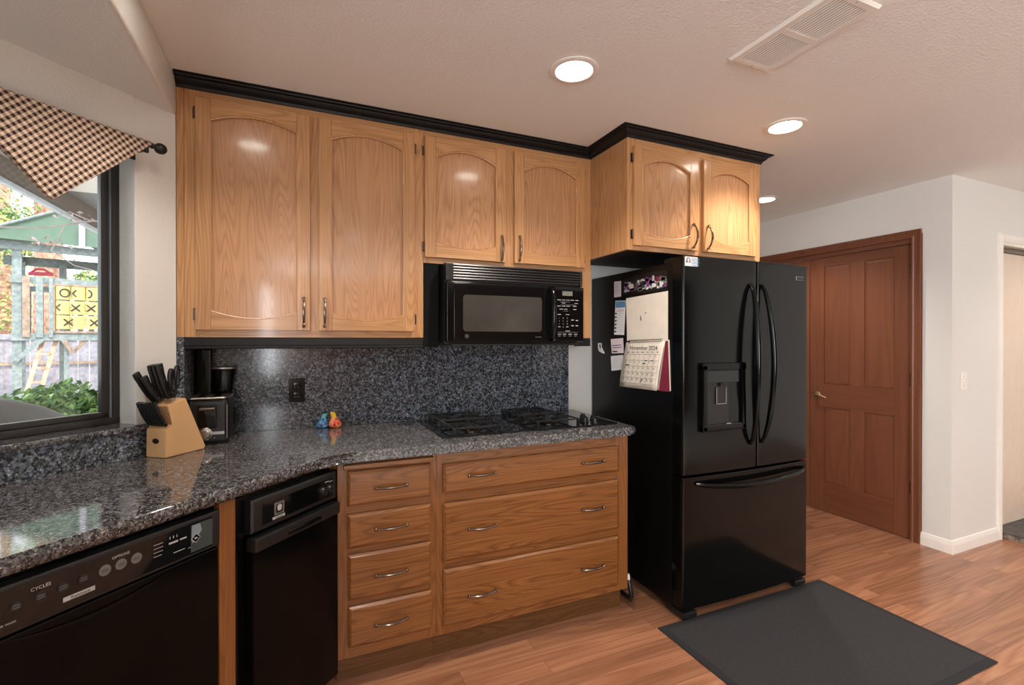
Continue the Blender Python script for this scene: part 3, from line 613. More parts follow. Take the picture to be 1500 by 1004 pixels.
# ------------------------------------------------------------------ refrigerator
FX0, FX1, FY, FB = 1.690, 2.584, 1.80, 1.873
fr = thing('refrigerator', 'black french door refrigerator with water dispenser and bottom freezer', 'refrigerator', ((FX0+FX1)/2, 2.2, 0)); CUR[0] = sub(fr)
b = mb('fside'); b.box(FX0, FX1, FB+.004, 2.59, .045, 1.756, .004); b.build('body', fr)
b = mb('blackm'); b.box(FX0+.02, FX0+.13, 1.835, 1.96, 1.7565, 1.785, .008); b.build('hinge_cover', fr)
b = mb('blackm'); b.box(FX1-.13, FX1-.02, 1.835, 1.96, 1.7565, 1.785, .008); b.build('hinge_cover', fr)
XM = 2.173
def bowed(x0, x1, z0, z1, name, parent, mat='fridge'):
    # door slab whose front face bows out slightly over the whole width of the refrigerator
    n = 20; b = mb(mat); rings = []
    def yb(x): return FY-.016*(1-((x-(FX0+FX1)/2)/((FX1-FX0)/2))**2)
    r = .010
    xs = [x0, x0+.002, x0+.005, x0+r]+[x0+r+(x1-x0-2*r)*i/n for i in range(1, n)]+[x1-r, x1-.005, x1-.002, x1]
    ins = {0: .010, 1: .0055, 2: .002, 3: 0}
    m = len(xs)
    for i, x in enumerate(xs):
        e = ins.get(min(i, m-1-i), 0); y = yb(x)+e; zc_ = .004
        rings.append([(x, FB, z0), (x, y+zc_, z0), (x, y+.001, z0+.0015), (x, y, z0+zc_), (x, y, z1-zc_), (x, y+.001, z1-.0015), (x, y+zc_, z1), (x, FB, z1)])
    b.loft(rings); return b.build(name, parent)
def yfr(x): return FY-.016*(1-((x-(FX0+FX1)/2)/((FX1-FX0)/2))**2)
dl = bowed(FX0, XM-.003, .712, 1.780, 'door', fr); drr = bowed(XM+.003, FX1, .712, 1.780, 'door', fr); fz = bowed(FX0, FX1, .060, .702, 'freezer_drawer', fr)
def bow_handle(x, sgn, parent):
    # long handle bowed sideways away from the door gap and outwards
    b = mb('black'); pts = []; rs = []
    for i in range(25):
        t = i/24; a = math.sin(math.pi*t); z = .836+(1.658-.836)*t
        pts.append((x+sgn*.028*a**.9, yfr(x)-.004-.056*a**.55, z)); rs.append(.0085+.0075*a**.6)
    b.tube(pts, rs, 12); b.build('handle', parent)
bow_handle(2.118, -.30, dl); bow_handle(2.198, .95, drr)
b = mb('black'); pts = []; rs = []
for i in range(25):
    t = i/24; a = math.sin(math.pi*t); x = 1.765+(2.545-1.765)*t
    pts.append((x, yfr(x)-.002-.050*a**.45, .668-.022*a**.8)); rs.append(.008+.007*a**.5)
b.tube(pts, rs, 12); b.build('handle', fz)
# dispenser
yd = yfr(1.94)
b = mb('black'); b.box(1.789, 2.084, yd-.016, yd+.012, 1.218, 1.258, .006); b.box(1.789, 2.084, yd-.016, yd+.012, .918, .948, .006); b.box(1.789, 1.822, yd-.016, yd+.012, .92, 1.25, .006); b.box(2.052, 2.084, yd-.016, yd+.012, .92, 1.25, .006); dp = b.build('dispenser_frame', dl)
b = mb('glassblk'); b.box(1.82, 2.054, yd-.0125, yd+.008, 1.160, 1.222, .001); b.build('control_face', dp)
b = mb('blackm'); b.box(1.82, 2.054, yd-.001, yd+.004, .946, 1.162); b.box(1.82, 2.054, yd-.0135, yd+.0, .946, .952); b.build('alcove', dp)
b = mb('blackm'); b.box(1.884, 1.952, yd-.0065, yd-.0015, 1.052, 1.135, .002); b.mat('steel')
for q in ((1.884, 1.888, 1.052, 1.135), (1.948, 1.952, 1.052, 1.135), (1.884, 1.952, 1.052, 1.0555)): b.box(q[0], q[1], yd-.0085, yd-.006, q[2], q[3])
b.build('paddle', dp)
b = mb('blackm'); b.lathe([(.018, 0), (.014, -.018), (0, -.018)], 16, TX((1.92, yd-.004, 1.160)) ); b.build('spout', dp)
b = mb('silver'); b.text('+', .008, TX((1.915, yd-.0155, 1.140)) @ FRONT); b.box(1.945, 1.975, yd-.0150, yd-.0134, .953, .956); b.build('print', dp)
b = mb('silver'); xb = 2.508; b.box(2.480, 2.538, yfr(xb)-.0035, yfr(xb)+.001, 1.697, 1.718, .001); b.mat('ink'); b.text('Kenmore', .0125, TX((xb+.001, yfr(xb)-.0038, 1.708)) @ FRONT); b.build('name_plate', drr)
for fx in (FX0+.05, FX1-.05):
    b = mb('blackm'); b.box(fx-.045, fx+.045, 1.80, 1.93, 0.012, .045, .01); b.lathe([(.024, 0), (.024, .014), (.014, .018)], 16, TX((fx, 1.835, 0))); b.build('foot', fr)
b = mb('blackm'); b.box(FX0+.1, FX1-.1, 1.93, 1.95, .02, .05); b.build('toe_grille', fr)
CUR[0] = Matrix()
# ---- things on the refrigerator
SX = FX0-.0006
def sheet(name, pts, mat, label, cat, t=.0012, extra=None, group=None):
    # pts: (y, z) corners on the refrigerator's side
    y0 = sum(p[0] for p in pts)/len(pts); z0 = sum(p[1] for p in pts)/len(pts)
    r = thing(name, label, cat, (SX, y0, z0), 0, group)
    old = CUR[0]; CUR[0] = TX((-SX, -y0, -z0))
    mb(mat).prism(pts, SX-t, SX, 'yz').build('sheet', r)
    if extra: extra(r, SX-t-.0004)
    CUR[0] = old; return r
def ln(b, x, y0, z0, y1, z1, h=.0016):
    b.prism([(y0, z0-h/2), (y1, z1-h/2), (y1, z1+h/2), (y0, z0+h/2)], x-.0002, x+.0004, 'yz')
def patches(r, x, y0, y1, z0, z1, n, mats, slope=0):
    b = mb()
    for i in range(n):
        y = random.uniform(y1+.01, y0-.02); z = random.uniform(z0+.008, z1-.02); wd = random.uniform(.012, .045); hh = random.uniform(.008, .026)
        b.mat(random.choice(mats)); zz = z+slope*(y0-y); b.prism([(y, zz), (y-min(wd, y-y1-.004), zz+.002), (y-min(wd, y-y1-.004), zz+hh), (y-wd*.3, zz+hh*1.3), (y, zz+hh)], x-.00035*(i % 4)-.0002, x+.0004, 'yz')
    b.build('picture', r)
sheet('photo_collage', [(2.284, 1.627), (1.907, 1.622), (1.908, 1.722), (2.05, 1.728), (2.284, 1.713)], 'blackm', 'dark panoramic photo strip on the refrigerator side above the calendar', 'photo', extra=lambda r, x: patches(r, x, 2.284, 1.907, 1.627, 1.700, 120, ['paper', 'silver', 'purple', 'grayp', 'ink', 'maroon', 'paper2']))
def lines_fn(y0, y1, z0, z1, n, mat='grayp', h=.0014):
    def f(r, x):
        b = mb(mat)
        for i in range(n):
            z = z1-(z1-z0)*(i+.5)/n; ln(b, x, y0-.006-random.random()*.01, z, y1+.006+random.random()*.03, z, h)
        b.build('print', r)
    return f
sheet('memo_note', [(2.356, 1.621), (2.290, 1.621), (2.290, 1.710), (2.356, 1.713)], 'pink', 'pale lined note beside the dark photo strip', 'note', extra=lines_fn(2.356, 2.290, 1.63, 1.70, 5))
def sched(r, x):
    b = mb('blue'); b.prism([(2.340, 1.558), (2.249, 1.556), (2.248, 1.591), (2.341, 1.596)], x-.0002, x+.0004, 'yz'); b.mat('ink')
    for i in range(6): z = 1.415+i*.021; b.prism([(2.35-.001*i, z), (2.335-.001*i, z), (2.335-.001*i, z+.010), (2.35-.001*i, z+.010)], x-.0002, x+.0004, 'yz')
    b.mat('red')
    for i in range(2): ln(b, x, 2.335, 1.545-.008*i, 2.26, 1.544-.008*i, .002)
    b.mat('grayp')
    for i in range(10): ln(b, x, 2.325, 1.525-.0115*i, 2.268, 1.524-.0115*i, .001)
    b.build('print', r)
sheet('schedule_card', [(2.356, 1.402), (2.261, 1.399), (2.246, 1.594), (2.343, 1.600)], 'paper2', 'narrow card with blue heading beside the calendar top', 'card', extra=sched)
def n3(r, x):
    b = mb('purple')
    for i in range(2): ln(b, x, 2.375-.004*i, 1.338-.013*i, 2.285, 1.342-.013*i, .004)
    b.mat('ink'); ln(b, x, 2.372, 1.302, 2.325, 1.304, .007); b.build('print', r)
sheet('memo_note', [(2.379, 1.291), (2.264, 1.296), (2.271, 1.382), (2.390, 1.376)], 'pink', 'pale pink square note above the white lined one', 'note', extra=n3)
sheet('memo_note', [(2.382, 1.188), (2.264, 1.203), (2.270, 1.286), (2.389, 1.275)], 'paper2', 'white lined square note below the pink one', 'note', extra=lines_fn(2.375, 2.272, 1.21, 1.27, 6, 'silver'))
r = thing('magnet', 'small white irregular magnet near the rear of refrigerator side', 'magnet', (SX, 2.485, 1.32)); CUR[0] = TX((-SX, -2.485, -1.32))
mb('paper2').prism([(2.52, 1.352), (2.485, 1.352), (2.487, 1.330), (2.462, 1.300), (2.455, 1.288), (2.480, 1.292), (2.510, 1.302), (2.52, 1.322)], SX-.004, SX, 'yz').build('face', r)
mb('ink').prism([(2.503, 1.345), (2.492, 1.345), (2.488, 1.322), (2.494, 1.316), (2.503, 1.33)], SX-.0046, SX-.004, 'yz').build('print', r); CUR[0] = Matrix()
# calendar
cal = thing('wall_calendar', 'open spiral November calendar hanging on the refrigerator side', 'calendar', (SX, 2.07, 1.362)); CUR[0] = TX((-SX, -2.07, -1.362))
mb('paper').prism([(2.232, 1.366), (1.903, 1.371), (1.903, 1.617), (2.241, 1.606)], SX-.0024, SX-.0002, 'yz').build('upper_page', cal)
b = mb('grayp'); x = SX-.0026
b.prism([(2.118, 1.478), (2.106, 1.475), (2.108, 1.494), (2.116, 1.505)], x, x+.0004, 'yz'); b.prism([(2.078, 1.512), (2.068, 1.512), (2.068, 1.519), (2.078, 1.519)], x, x+.0004, 'yz'); b.build('sketch', cal)
b = mb('maroon'); b.loft([[(SX-.0005, 1.918, 1.366), (SX-.0035, 1.918, 1.366), (SX-.0035, 1.900, 1.366), (SX-.0005, 1.900, 1.366)], [(SX-.0005, 1.965, 1.110), (SX-.006, 1.965, 1.110), (SX-.006, 1.886, 1.112), (SX-.0005, 1.886, 1.112)]]); b.build('back_pages', cal)['label'] = 'maroon inner pages'
b = mb('paper'); b.loft([[(SX-.0005, 2.205, 1.3645), (SX-.003, 2.205, 1.3645), (SX-.003, 1.892, 1.372), (SX-.0005, 1.892, 1.372)], [(SX-.0005, 2.22, 1.106), (SX-.004, 2.22, 1.106), (SX-.004, 1.882, 1.117), (SX-.0005, 1.882, 1.117)]]); b.build('page_stack', cal)
def cp_(u, v):   # front page: u 0..1 left to right, v 0..1 top to bottom
    y = (2.236+(2.283-2.236)*v)*(1-u)+(1.920+(1.968-1.920)*v)*u; z = (1.357+(1.106-1.357)*v)*(1-u)+(1.366+(1.110-1.366)*v)*u
    return (SX-.0045-.010*math.sin(v*math.pi*.7)-.004*v, y, z)
b = mb('paper'); g = [[b.bm.verts.new(CUR[0] @ Vector(cp_(i/6, j/8))) for i in range(7)] for j in range(9)]
for j in range(8):
    for i in range(6): b.bm.faces.new((g[j][i], g[j][i+1], g[j+1][i+1], g[j+1][i]))
o = b.build('month_page', cal); m_ = o.modifiers.new('thickness', 'SOLIDIFY'); m_.thickness = .0006
b = mb('ink')
def cl(u0, v0, u1, v1, h):
    p, q = Vector(cp_(u0, v0)), Vector(cp_(u1, v1)); p.x -= .0008; q.x -= .0008; b.tube([p, q], h, 4)
b.mat('grayp')
for j in range(6): cl(.06, .27+.125*j, .95, .27+.125*j, .0005)
for i in range(8):
    for j in range(6): cl(.06+.127*i, .24+.11*j, .06+.127*i, .24+.11*(j+1), .0004)
b.mat('ink')
def ct(txt, size, u, v):
    p = Vector(cp_(u, v)); p.x -= .0012; dv = Vector(cp_(u, v+.05))-Vector(cp_(u, v-.05)); sh = -dv.y/dv.z
    S4 = Matrix(((1, 0, 0, 0), (0, 1, sh*.0, 0), (0, 0, 1, 0), (0, 0, 0, 1)))
    b.text(txt, size, TX(p) @ SIDE @ S4, ext=.0001)
ct('November 2024', .034, .50, .135)
for i, dname in enumerate(('SUN', 'MON', 'TUE', 'WED', 'THU', 'FRI', 'SAT')): ct(dname, .011, .125+.127*i, .225)
dnum = 1
for j in range(5):
    for i in range(7):
        if (j == 0 and i < 5) or dnum > 30: continue
        ct(str(dnum), .012, .09+.127*i, .31+.125*j); dnum += 1
for u_, v_, w_ in ((.60, .40, .06), (.76, .40, .04), (.10, .50, .10), (.56, .46, .07), (.58, .80, .04), (.56, .84, .03)): cl(u_, v_, u_+w_, v_, .0022)
b.build('print', cal)
b = mb('blackm')
for k in range(20):
    y = 2.205-.0138*k; z = 1.3625+.00035*k; b.tube([(SX-.004+.0065*math.cos(a)-.004, y-.002*math.sin(a), z+.0075*math.sin(a)) for a in [2*math.pi*q/10 for q in range(11)]], .0014, 5)
b.build('spiral', cal)
CUR[0] = Matrix()
st = thing('photo_magnet', 'small photo business card on the refrigerator left door top', 'card', (1.747, yfr(1.747)-.001, 1.75)); CUR[0] = sub(st); y = yfr(1.72)
mb('paper2').box(1.697, 1.799, y-.0035, y-.0002, 1.728, 1.774).build('card', st)
b = mb('ink'); b.prism([(1.703, 1.744), (1.730, 1.744), (1.728, 1.764), (1.717, 1.771), (1.707, 1.764)], y-.0042, y-.0036); b.mat('pink'); b.prism([(1.711, 1.748), (1.723, 1.748), (1.724, 1.762), (1.717, 1.767), (1.710, 1.762)], y-.0048, y-.0043); b.mat('paper2'); b.prism([(1.705, 1.730), (1.729, 1.730), (1.724, 1.746), (1.710, 1.746)], y-.0046, y-.0043)
b.mat('blue')
for i in range(5): b.box(1.738, 1.788-.006*(i % 2), y-.0042, y-.0036, 1.764-.008*i, 1.7665-.008*i)
b.build('print', st); CUR[0] = Matrix()

# ------------------------------------------------------------------ knife block and knives
kd = R_(52); kr = Vector((-.440, 2.140, TOP+.0008))
kb = thing('knife_block', 'pale wooden knife block beside the window wall', 'knife block', kr, kd)
# local x: back, local y: towards the window wall, z up
sidep = [(-.020, .0), (.146, .0), (.150, .012), (.064, .212), (-.012, .190), (.010, .119), (-.018, .104)]
b = mb('birch'); b.prism([(p[0], p[1]) for p in sidep], 0, .092, 'xz'); bmesh.ops.bevel(b.bm, geom=b.bm.edges[:], offset=.0025, segments=2, affect='EDGES'); b.build('block', kb)
b = mb('blackm'); b.lathe([(.0125, 0), (.0125, .0012), (.011, .0018), (0, .0018)], 24, TX((-.0195, .046, .060)) @ Matrix.Rotation(R_(-90), 4, 'Y') @ Matrix.Diagonal((.8, 1.2, 1, 1))); b.build('badge', kb)
KM = TX(kr) @ Matrix.Rotation(kd, 4, 'Z')
def knife(pos, ang, L, wd, label, group=None, rivet=True, tip=.0, name='kitchen_knife', th=.0066):
    # pos: where the handle leaves the block (block frame); ang: lean of the handle from vertical towards the front
    t = thing(name, label, 'knife', KM @ Vector(pos), kd, group)
    Rm = Matrix.Rotation(-ang, 4, 'Y'); old = CUR[0]; CUR[0] = Rm
    b = mb('blackm'); n = 9; rings = []
    for i in range(n):
        s_ = i/(n-1); ww = wd*(.80+.22*math.sin(math.pi*(s_*.8+.1))+(.18 if i >= n-2 else 0)); bx = -.006*math.sin(math.pi*s_)+(-.008*s_*s_)
        rings.append([(bx+ww*.5*math.cos(a), th*math.sin(a), .004+L*s_) for a in [2*math.pi*k/10 for k in range(10)]])
    b.loft(rings); b.build('handle', t)
    b = mb('steel'); b.box(-wd*.36, wd*.36, -.002, .002, -.0005, .0055)
    if rivet:
        for s_ in (.15, .55, .9): b.lathe([(.0024, -th-.0006), (.0024, th+.0006)], 8, TX((-.004*math.sin(math.pi*s_)-.008*s_*s_, 0, .004+L*s_)) @ Matrix.Rotation(R_(90), 4, 'X'))
    b.build('bolster', t); CUR[0] = old
for i in range(6):
    knife((-.008, .010+.0150*i, .1135), R_(22), .098, .0145, ['steak knife nearest the toaster in the front row', 'second steak knife from the toaster end', 'third steak knife from the toaster end', 'third steak knife from the window end', 'second steak knife from the window end', 'steak knife nearest the window in the front row'][i], 'steak knives in the block front row', name='steak_knife')
for i, (py, px, L, a, lb) in enumerate([(.076, .005, .115, 30, 'large knife leaning forward in the rear row closest to the window'), (.053, .004, .100, 28, 'second forward leaning knife above the steak knives'), (.082, .034, .118, 15, 'upright knife at the window end of the top slots'), (.062, .034, .120, 15, 'middle upright knife in the top slots'), (.042, .034, .122, 15, 'upright knife beside the scissors')]):
    knife((px, py, .1955+(px+.012)*.29), R_(a), L*1.13, .027, lb, th=.0078)
sc_ = thing('kitchen_scissors', 'black handled scissors standing at the top of the knife block', 'scissors', KM @ Vector((.030, .018, .209)), kd+R_(35))
def loop(cx_, cz_, rx, rz_, tilt): return [(cx_+rx*math.cos(a)*math.cos(tilt)-rz_*math.sin(a)*math.sin(tilt), 0, cz_+rx*math.cos(a)*math.sin(tilt)+rz_*math.sin(a)*math.cos(tilt)) for a in [2*math.pi*k/20 for k in range(21)]]
b = mb('blackm'); b.tube(loop(-.030, .072, .022, .042, R_(14)), .0075, 8); b.tube([(-.012, 0, .034), (-.004, 0, .008)], [.007, .005], 8); b.build('handle', sc_)
b = mb('blackm'); b.tube(loop(.032, .082, .019, .040, R_(-12)), .0075, 8); b.tube([(.018, 0, .042), (.005, 0, .008)], [.007, .005], 8); b.build('handle', sc_)
b = mb('steel'); b.box(-.006, .006, -.0025, .0025, .001, .022); b.build('blades', sc_)

# ------------------------------------------------------------------ toaster and coffee maker in the nook
to = thing('toaster', 'black two slice toaster behind the knife block', 'toaster', (-.347, 2.40, TOP+.0005)); 
b = mb('blackm'); x0, x1, y0, y1 = -.078, .074, -.074, .092
def rrect(x0, x1, y0, y1, z, r, k=5):
    o_ = []
    for cx_, cy_, a0 in ((x1-r, y1-r, 0), (x0+r, y1-r, 90), (x0+r, y0+r, 180), (x1-r, y0+r, 270)):
        o_ += [(cx_+r*math.cos(R_(a0+90*i/k)), cy_+r*math.sin(R_(a0+90*i/k)), z) for i in range(k+1)]
    return o_
b.loft([rrect(x0+.006, x1-.006, y0+.006, y1-.006, .0, .02), rrect(x0+.004, x1-.004, y0+.004, y1-.004, .012, .02), rrect(x0, x1, y0, y1, .018, .022), rrect(x0, x1, y0, y1, .165, .022), rrect(x0+.004, x1-.004, y0+.004, y1-.004, .184, .02), rrect(x0+.014, x1-.014, y0+.014, y1-.014, .192, .02)]); b.build('body', to)
b = mb('steel'); b.loft([rrect(x0+.002, x1-.002, y0-.002, y1, .187, .02), rrect(x0-.002, x1+.002, y0-.006, y1+.002, .191, .02), rrect(x0+.002, x1-.002, y0-.002, y1, .196, .02)]); b.build('top_rim', to)
b = mb('glassblk'); b.box(-.048, -.018, y0+.02, y1-.02, .1935, .1968); b.box(.012, .042, y0+.02, y1-.02, .1935, .1968); b.build('slots', to)
b = mb('steel'); b.tube([(.0655, y0+.0005, .022), (.0655, y0+.0005, .162)], .002, 6); b.build('edge_strip', to)
b = mb('glassblk'); b.box(-.040, .030, y0-.002, y0+.004, .066, .166, .006); b.build('lever_slot', to)
b = mb('pewter'); b.box(-.032, .026, y0-.022, y0-.001, .143, .157, .004); b.build('lever', to)
b = mb('steel'); b.lathe([(.026, 0), (.026, .004), (.019, .008), (.019, .016), (.016, .019), (0, .019)], 24, TX((-.012, y0-.0005, .046)) @ FRONT); b.build('dial', to)
b = mb('silver'); b.box(.012, .056, y0-.003, y0+.001, .041, .053, .001); b.build('label_plate', to)
b = mb('steel'); b.sphere((.020, y0-.002, .027), .003, 8); b.build('button', to)
b = mb('blackm'); b.tube([(.068, .05, .02), (.086, .06, .03), (.100, .075, .075), (.098, .090, .120), (.084, .100, .125), (.078, .098, .06), (.088, .09, .006), (.095, .07, .004)], .0028, 7); b.build('power_cord', to)
cf = thing('coffee_maker', 'black drip coffee maker behind the toaster in the dark corner', 'coffee maker', (-.372, 2.54, TOP+.0005))
b = mb('black'); b.box(-.052, .05, -.038, .042, 0, .03, .006); b.box(-.052, .012, -.038, .042, .02, .395, .008); b.build('body', cf)
b = mb('black'); E2 = TX((.045, 0, 0)) @ Matrix.Diagonal((1.25, .85, 1, 1)); b.lathe([(.030, .17), (.034, .20), (.040, .262), (.044, .295), (.046, .302), (.0, .304)], 24, E2); b.build('filter_basket', cf)
b = mb('steel'); b.lathe([(.0462, .302), (.0475, .306), (.0462, .310), (0, .311)], 24, E2); b.build('rim', cf)
b = mb('amber'); b.lathe([(.030, .032), (.042, .06), (.044, .10), (.034, .14), (.028, .155), (0, .156)], 24, E2); b.build('carafe', cf)

# ------------------------------------------------------------------ outlet, figurines, rug, switch, vent, lights
ou = thing('wall_outlet', 'black outlet plate on the granite backsplash', 'outlet', (-.015, 2.585, 1.125))
mb('black').box(-.036, .036, -.006, -.0004, -.058, .058, .0025).build('plate', ou)
for dz in (-.024, .024):
    b = mb('black'); b.box(-.017, .017, -.0085, -.005, dz-.015, dz+.015, .004); b.mat('glassblk'); b.box(-.008, -.006, -.0092, -.0083, dz-.004, dz+.006); b.box(.006, .008, -.0092, -.0083, dz-.004, dz+.006); b.build('socket', ou)
def figurine(x, y, m1, m2, m3, label, lean, hgt):
    t = thing('figurine', label, 'figurine', (x, y, TOP+.0005), R_(10))
    b = mb(m1); b.loft([[(lean*(z/hgt)**2*.5+r*1.15*math.cos(a), r*.75*math.sin(a), z) for a in [2*math.pi*k/18 for k in range(18)]] for r, z in [(.015, 0), (.024, .006), (.0275, .018), (.024, .030), (.017, .040), (.0125, .050)]]); b.build('body', t)
    b = mb(m2); b.loft([[(lean*(z/hgt)**2*.5+r*math.cos(a), r*.8*math.sin(a), z) for a in [2*math.pi*k/14 for k in range(14)]] for r, z in [(.0128, .049), (.013, .056), (.0135, .064), (.0125, hgt-.004), (.008, hgt), (.002, hgt+.001)]]); b.build('head', t)
    b = mb(m3); b.sphere((-.008, -.018, .018), .007, 8); b.sphere((.010, -.017, .022), .006, 8); b.sphere((.002, -.012, .044), .005, 8); b.build('decoration', t)
figurine(.098, 2.548, 'figb', 'figt', 'purple', 'small blue glazed pear shaped figurine on the worktop', .030, .072)
figurine(.158, 2.535, 'figr', 'figy', 'red', 'small red and yellow glazed figurine on the worktop', -.030, .080)

hz_ = thing('hose', 'black hose end on the floor between base cabinet and refrigerator', 'hose', (1.56, 2.1, 0))
CUR[0] = sub(hz_); mb('blackm').tube([(1.600, 2.42, .0135), (1.592, 2.25, .0135), (1.580, 2.10, .016), (1.562, 2.035, .03), (1.548, 2.010, .06), (1.542, 2.012, .10), (1.545, 2.03, .135)], .012, 10).build('tube', hz_); mb('white').tube([(1.545, 2.03, .135), (1.546, 2.036, .165)], .009, 10).build('collar', hz_); CUR[0] = Matrix()
rug = thing('floor_mat', 'charcoal grey rectangular mat in front of the refrigerator', 'rug', (2.13, 1.429, 0))
b = mb('mat_'); b.box(-.545, .553, -.353, .353, .0006, .0075, .002); b.build('pile', rug)
b = mb('matb')
for q in ((-.579, .579, -.386, -.350), (-.579, .579, .350, .386), (-.579, -.542, -.352, .352), (.55, .579, -.352, .352)): b.box(*q, .0004, .0062, .002)
b.build('border', rug)

sw = thing('light_switch', 'white light switch plate on the right wall', 'light switch', (3.952, YC, 1.104))
mb('white').box(-.036, .036, -.006, -.0003, -.058, .058, .0025).build('plate', sw)
b = mb('white'); b.box(-.006, .006, -.016, -.005, -.003, .014, .002); b.build('toggle', sw)
b = mb('grayp'); 
for dz in (-.03, .03): b.lathe([(.003, 0), (.003, .001)], 8, TX((0, -.006, dz)) @ FRONT)
b.build('screws', sw)

vn = thing('ceiling_vent', 'white rectangular louvred air vent in the ceiling', 'vent', (1.58, 1.135, CZ))
vx, vy = .105, .203
b = mb('white')
def vq(i, z): return [(-vx+i, -vy+i, z), (vx-i, -vy+i, z), (vx-i, vy-i, z), (-vx+i, vy-i, z)]
b.loft([vq(0, -.0004), vq(0, -.004), vq(.006, -.0115), vq(.022, -.012), vq(.026, -.011), vq(.026, -.0004), vq(0, -.0004)], False); b.box(-vx+.0262, vx-.0262, -.012, .012, -.0112, -.003); b.build('frame', vn, smooth=20)
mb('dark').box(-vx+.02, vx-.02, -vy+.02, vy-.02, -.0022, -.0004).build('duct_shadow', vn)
for k in range(13):
    x = -.073+.0122*k
    b = mb('white'); b.prism([(x+.0031, -.0102), (x+.0031, -.0110), (x-.0031, -.0090), (x-.0031, -.0082)], -vy+.027, vy-.027, 'xz'); b.build('louvre', vn)
b = mb('steel'); b.sphere((0.0, vy-.012, -.0122), .003, 8); b.sphere((0.0, -vy+.012, -.0122), .003, 8); b.build('screws', vn)

LIGHTS = [(.985, 1.64, 'round recessed ceiling light above the tall wall cabinets'), (2.20, 1.65, 'round recessed ceiling light in front of the refrigerator cabinet'), (3.20, 2.57, 'round recessed ceiling light in the hall beyond the cabinets'),
          (-.23, 1.64, None), (4.95, 1.0, None), (.5, -.6, None), (2.2, -.6, None), (3.9, -.6, None), (1.4, -2.4, None), (3.6, -2.4, None)]  # cans behind the camera are added unseen to brighten the room
for i, (x, y, lb) in enumerate(LIGHTS):
    t = thing('recessed_light', lb or 'round recessed ceiling light out of view', 'ceiling light', (x, y, CZ), 0, 'recessed ceiling lights')
    b = mb('white'); b.ring([(.071, -.0006), (.095, -.0006), (.095, -.004), (.088, -.0075), (.074, -.0075), (.071, -.0045)], 40); b.build('trim_ring', t)
    b = mb('lens'); b.lathe([(.0715, -.0022), (.0715, -.0012)], 40); b.build('lens', t)
    l = bpy.data.lights.new('can_lamp', 'SPOT'); l.energy = CAN_POWER*6*(.55 if x < 0 else .45 if x > 4 else 1); l.color = CAN_COLOR; l.spot_size = R_(128); l.spot_blend = .7; l.shadow_soft_size = .055
    lo = bpy.data.objects.new('can_lamp', l); COL.objects.link(lo); lo.location = (x, y, CZ-.07)

# ------------------------------------------------------------------ hall door and closet opening
dm = struct(thing('door_1', 'reddish brown double panel door in the hall wall', 'door', (XD, 2.65, 0)))
CUR[0] = sub(dm)
def leaf(y0, y1, name):
    # leaf faces -X; y0 hinge side ... panels at measured offsets
    xf = XD+.012; b = mb('cherry_z'); L = y1-y0; b.box(xf+.008, xf+.04, y0, y1, .004, 2.028)
    st = .112; mid0, mid1 = y0+L/2-.052, y0+L/2+.052
    b.box(xf, xf+.012, y0, y0+st, .004, 2.028, .002); b.box(xf, xf+.012, y1-st, y1, .004, 2.028, .002); 
    b.box(xf, xf+.012, mid0, mid1, .23, .84, .002); b.box(xf, xf+.012, mid0, mid1, 1.02, 1.96, .002)
    b.mat('cherry_y')
    for z0, z1 in ((.004, .235), (.835, 1.022), (1.955, 2.028)): b.box(xf+.0005, xf+.012, y0+st, y1-st, z0, z1)
    d = b.build(name, dm)
    for a, c in ((y0+st, mid0), (mid1, y1-st)):
        for z0, z1 in ((.235, .835), (1.022, 1.955)):
            p = mb('cherry_z'); i = .016
            p.loft([[(xf+.0085, a, z0), (xf+.0085, c, z0), (xf+.0085, c, z1), (xf+.0085, a, z1)], [(xf+.0065, a+.004, z0+.004), (xf+.0065, c-.004, z0+.004), (xf+.0065, c-.004, z1-.004), (xf+.0065, a+.004, z1-.004)], [(xf+.002, a+i+.014, z0+i+.014), (xf+.002, c-i-.014, z0+i+.014), (xf+.002, c-i-.014, z1-i-.014), (xf+.002, a+i+.014, z1-i-.014)]])
            p.build('panel', d, smooth=10)
    return d
lf = leaf(1.921, 2.646, 'door_leaf'); lf2 = leaf(2.650, 3.375, 'door_leaf')
b = mb('brass'); xf = XD+.012; b.lathe([(.026, 0), (.026, .004), (.020, .009), (.011, .012), (.010, .040), (0, .041)], 20, TX((xf, 2.585, .932)) @ Matrix.Rotation(R_(-90), 4, 'Y')); b.tube([(xf-.038, 2.588, .932), (xf-.041, 2.57, .934), (xf-.041, 2.54, .929), (xf-.040, 2.505, .920), (xf-.040, 2.485, .912)], [.009, .009, .007, .006, .005], 10); b.build('handle', lf)
for z in (1.843, 1.1, .355):
    b = mb('pewter'); b.tube([(XD+.006, 1.9195, z-.045), (XD+.006, 1.9195, z+.045)], .006, 8); b.box(XD+.006, XD+.0115, 1.921, 1.936, z-.044, z+.044); b.build('hinge', lf)
CUR[0] = Matrix()
b = mb('cherry_z')
cprof = [(0, 0), (-.018, 0), (-.018, .012), (-.014, .020), (-.012, .040), (-.016, .046), (-.016, .054), (0, .054)]
b.loft([[(XD+dx, 1.864+dy, 0) for dx, dy in cprof], [(XD+dx, 1.864+dy, 2.118-dy) for dx, dy in cprof], [(XD+dx, 3.432-dy, 2.118-dy) for dx, dy in cprof], [(XD+dx, 3.432-dy, 0) for dx, dy in cprof]]); b.box(XD, XD+.1, 1.862, 1.9195, 0, 2.04); b.box(XD, XD+.1, 3.377, 3.43, 0, 2.04)
b.mat('cherry_y'); b.box(XD, XD+.1, 1.862, 3.43, 2.031, 2.089)
struct(b.build('trim_1', smooth=20), 'reddish wood casing around the hall door', 'trim')
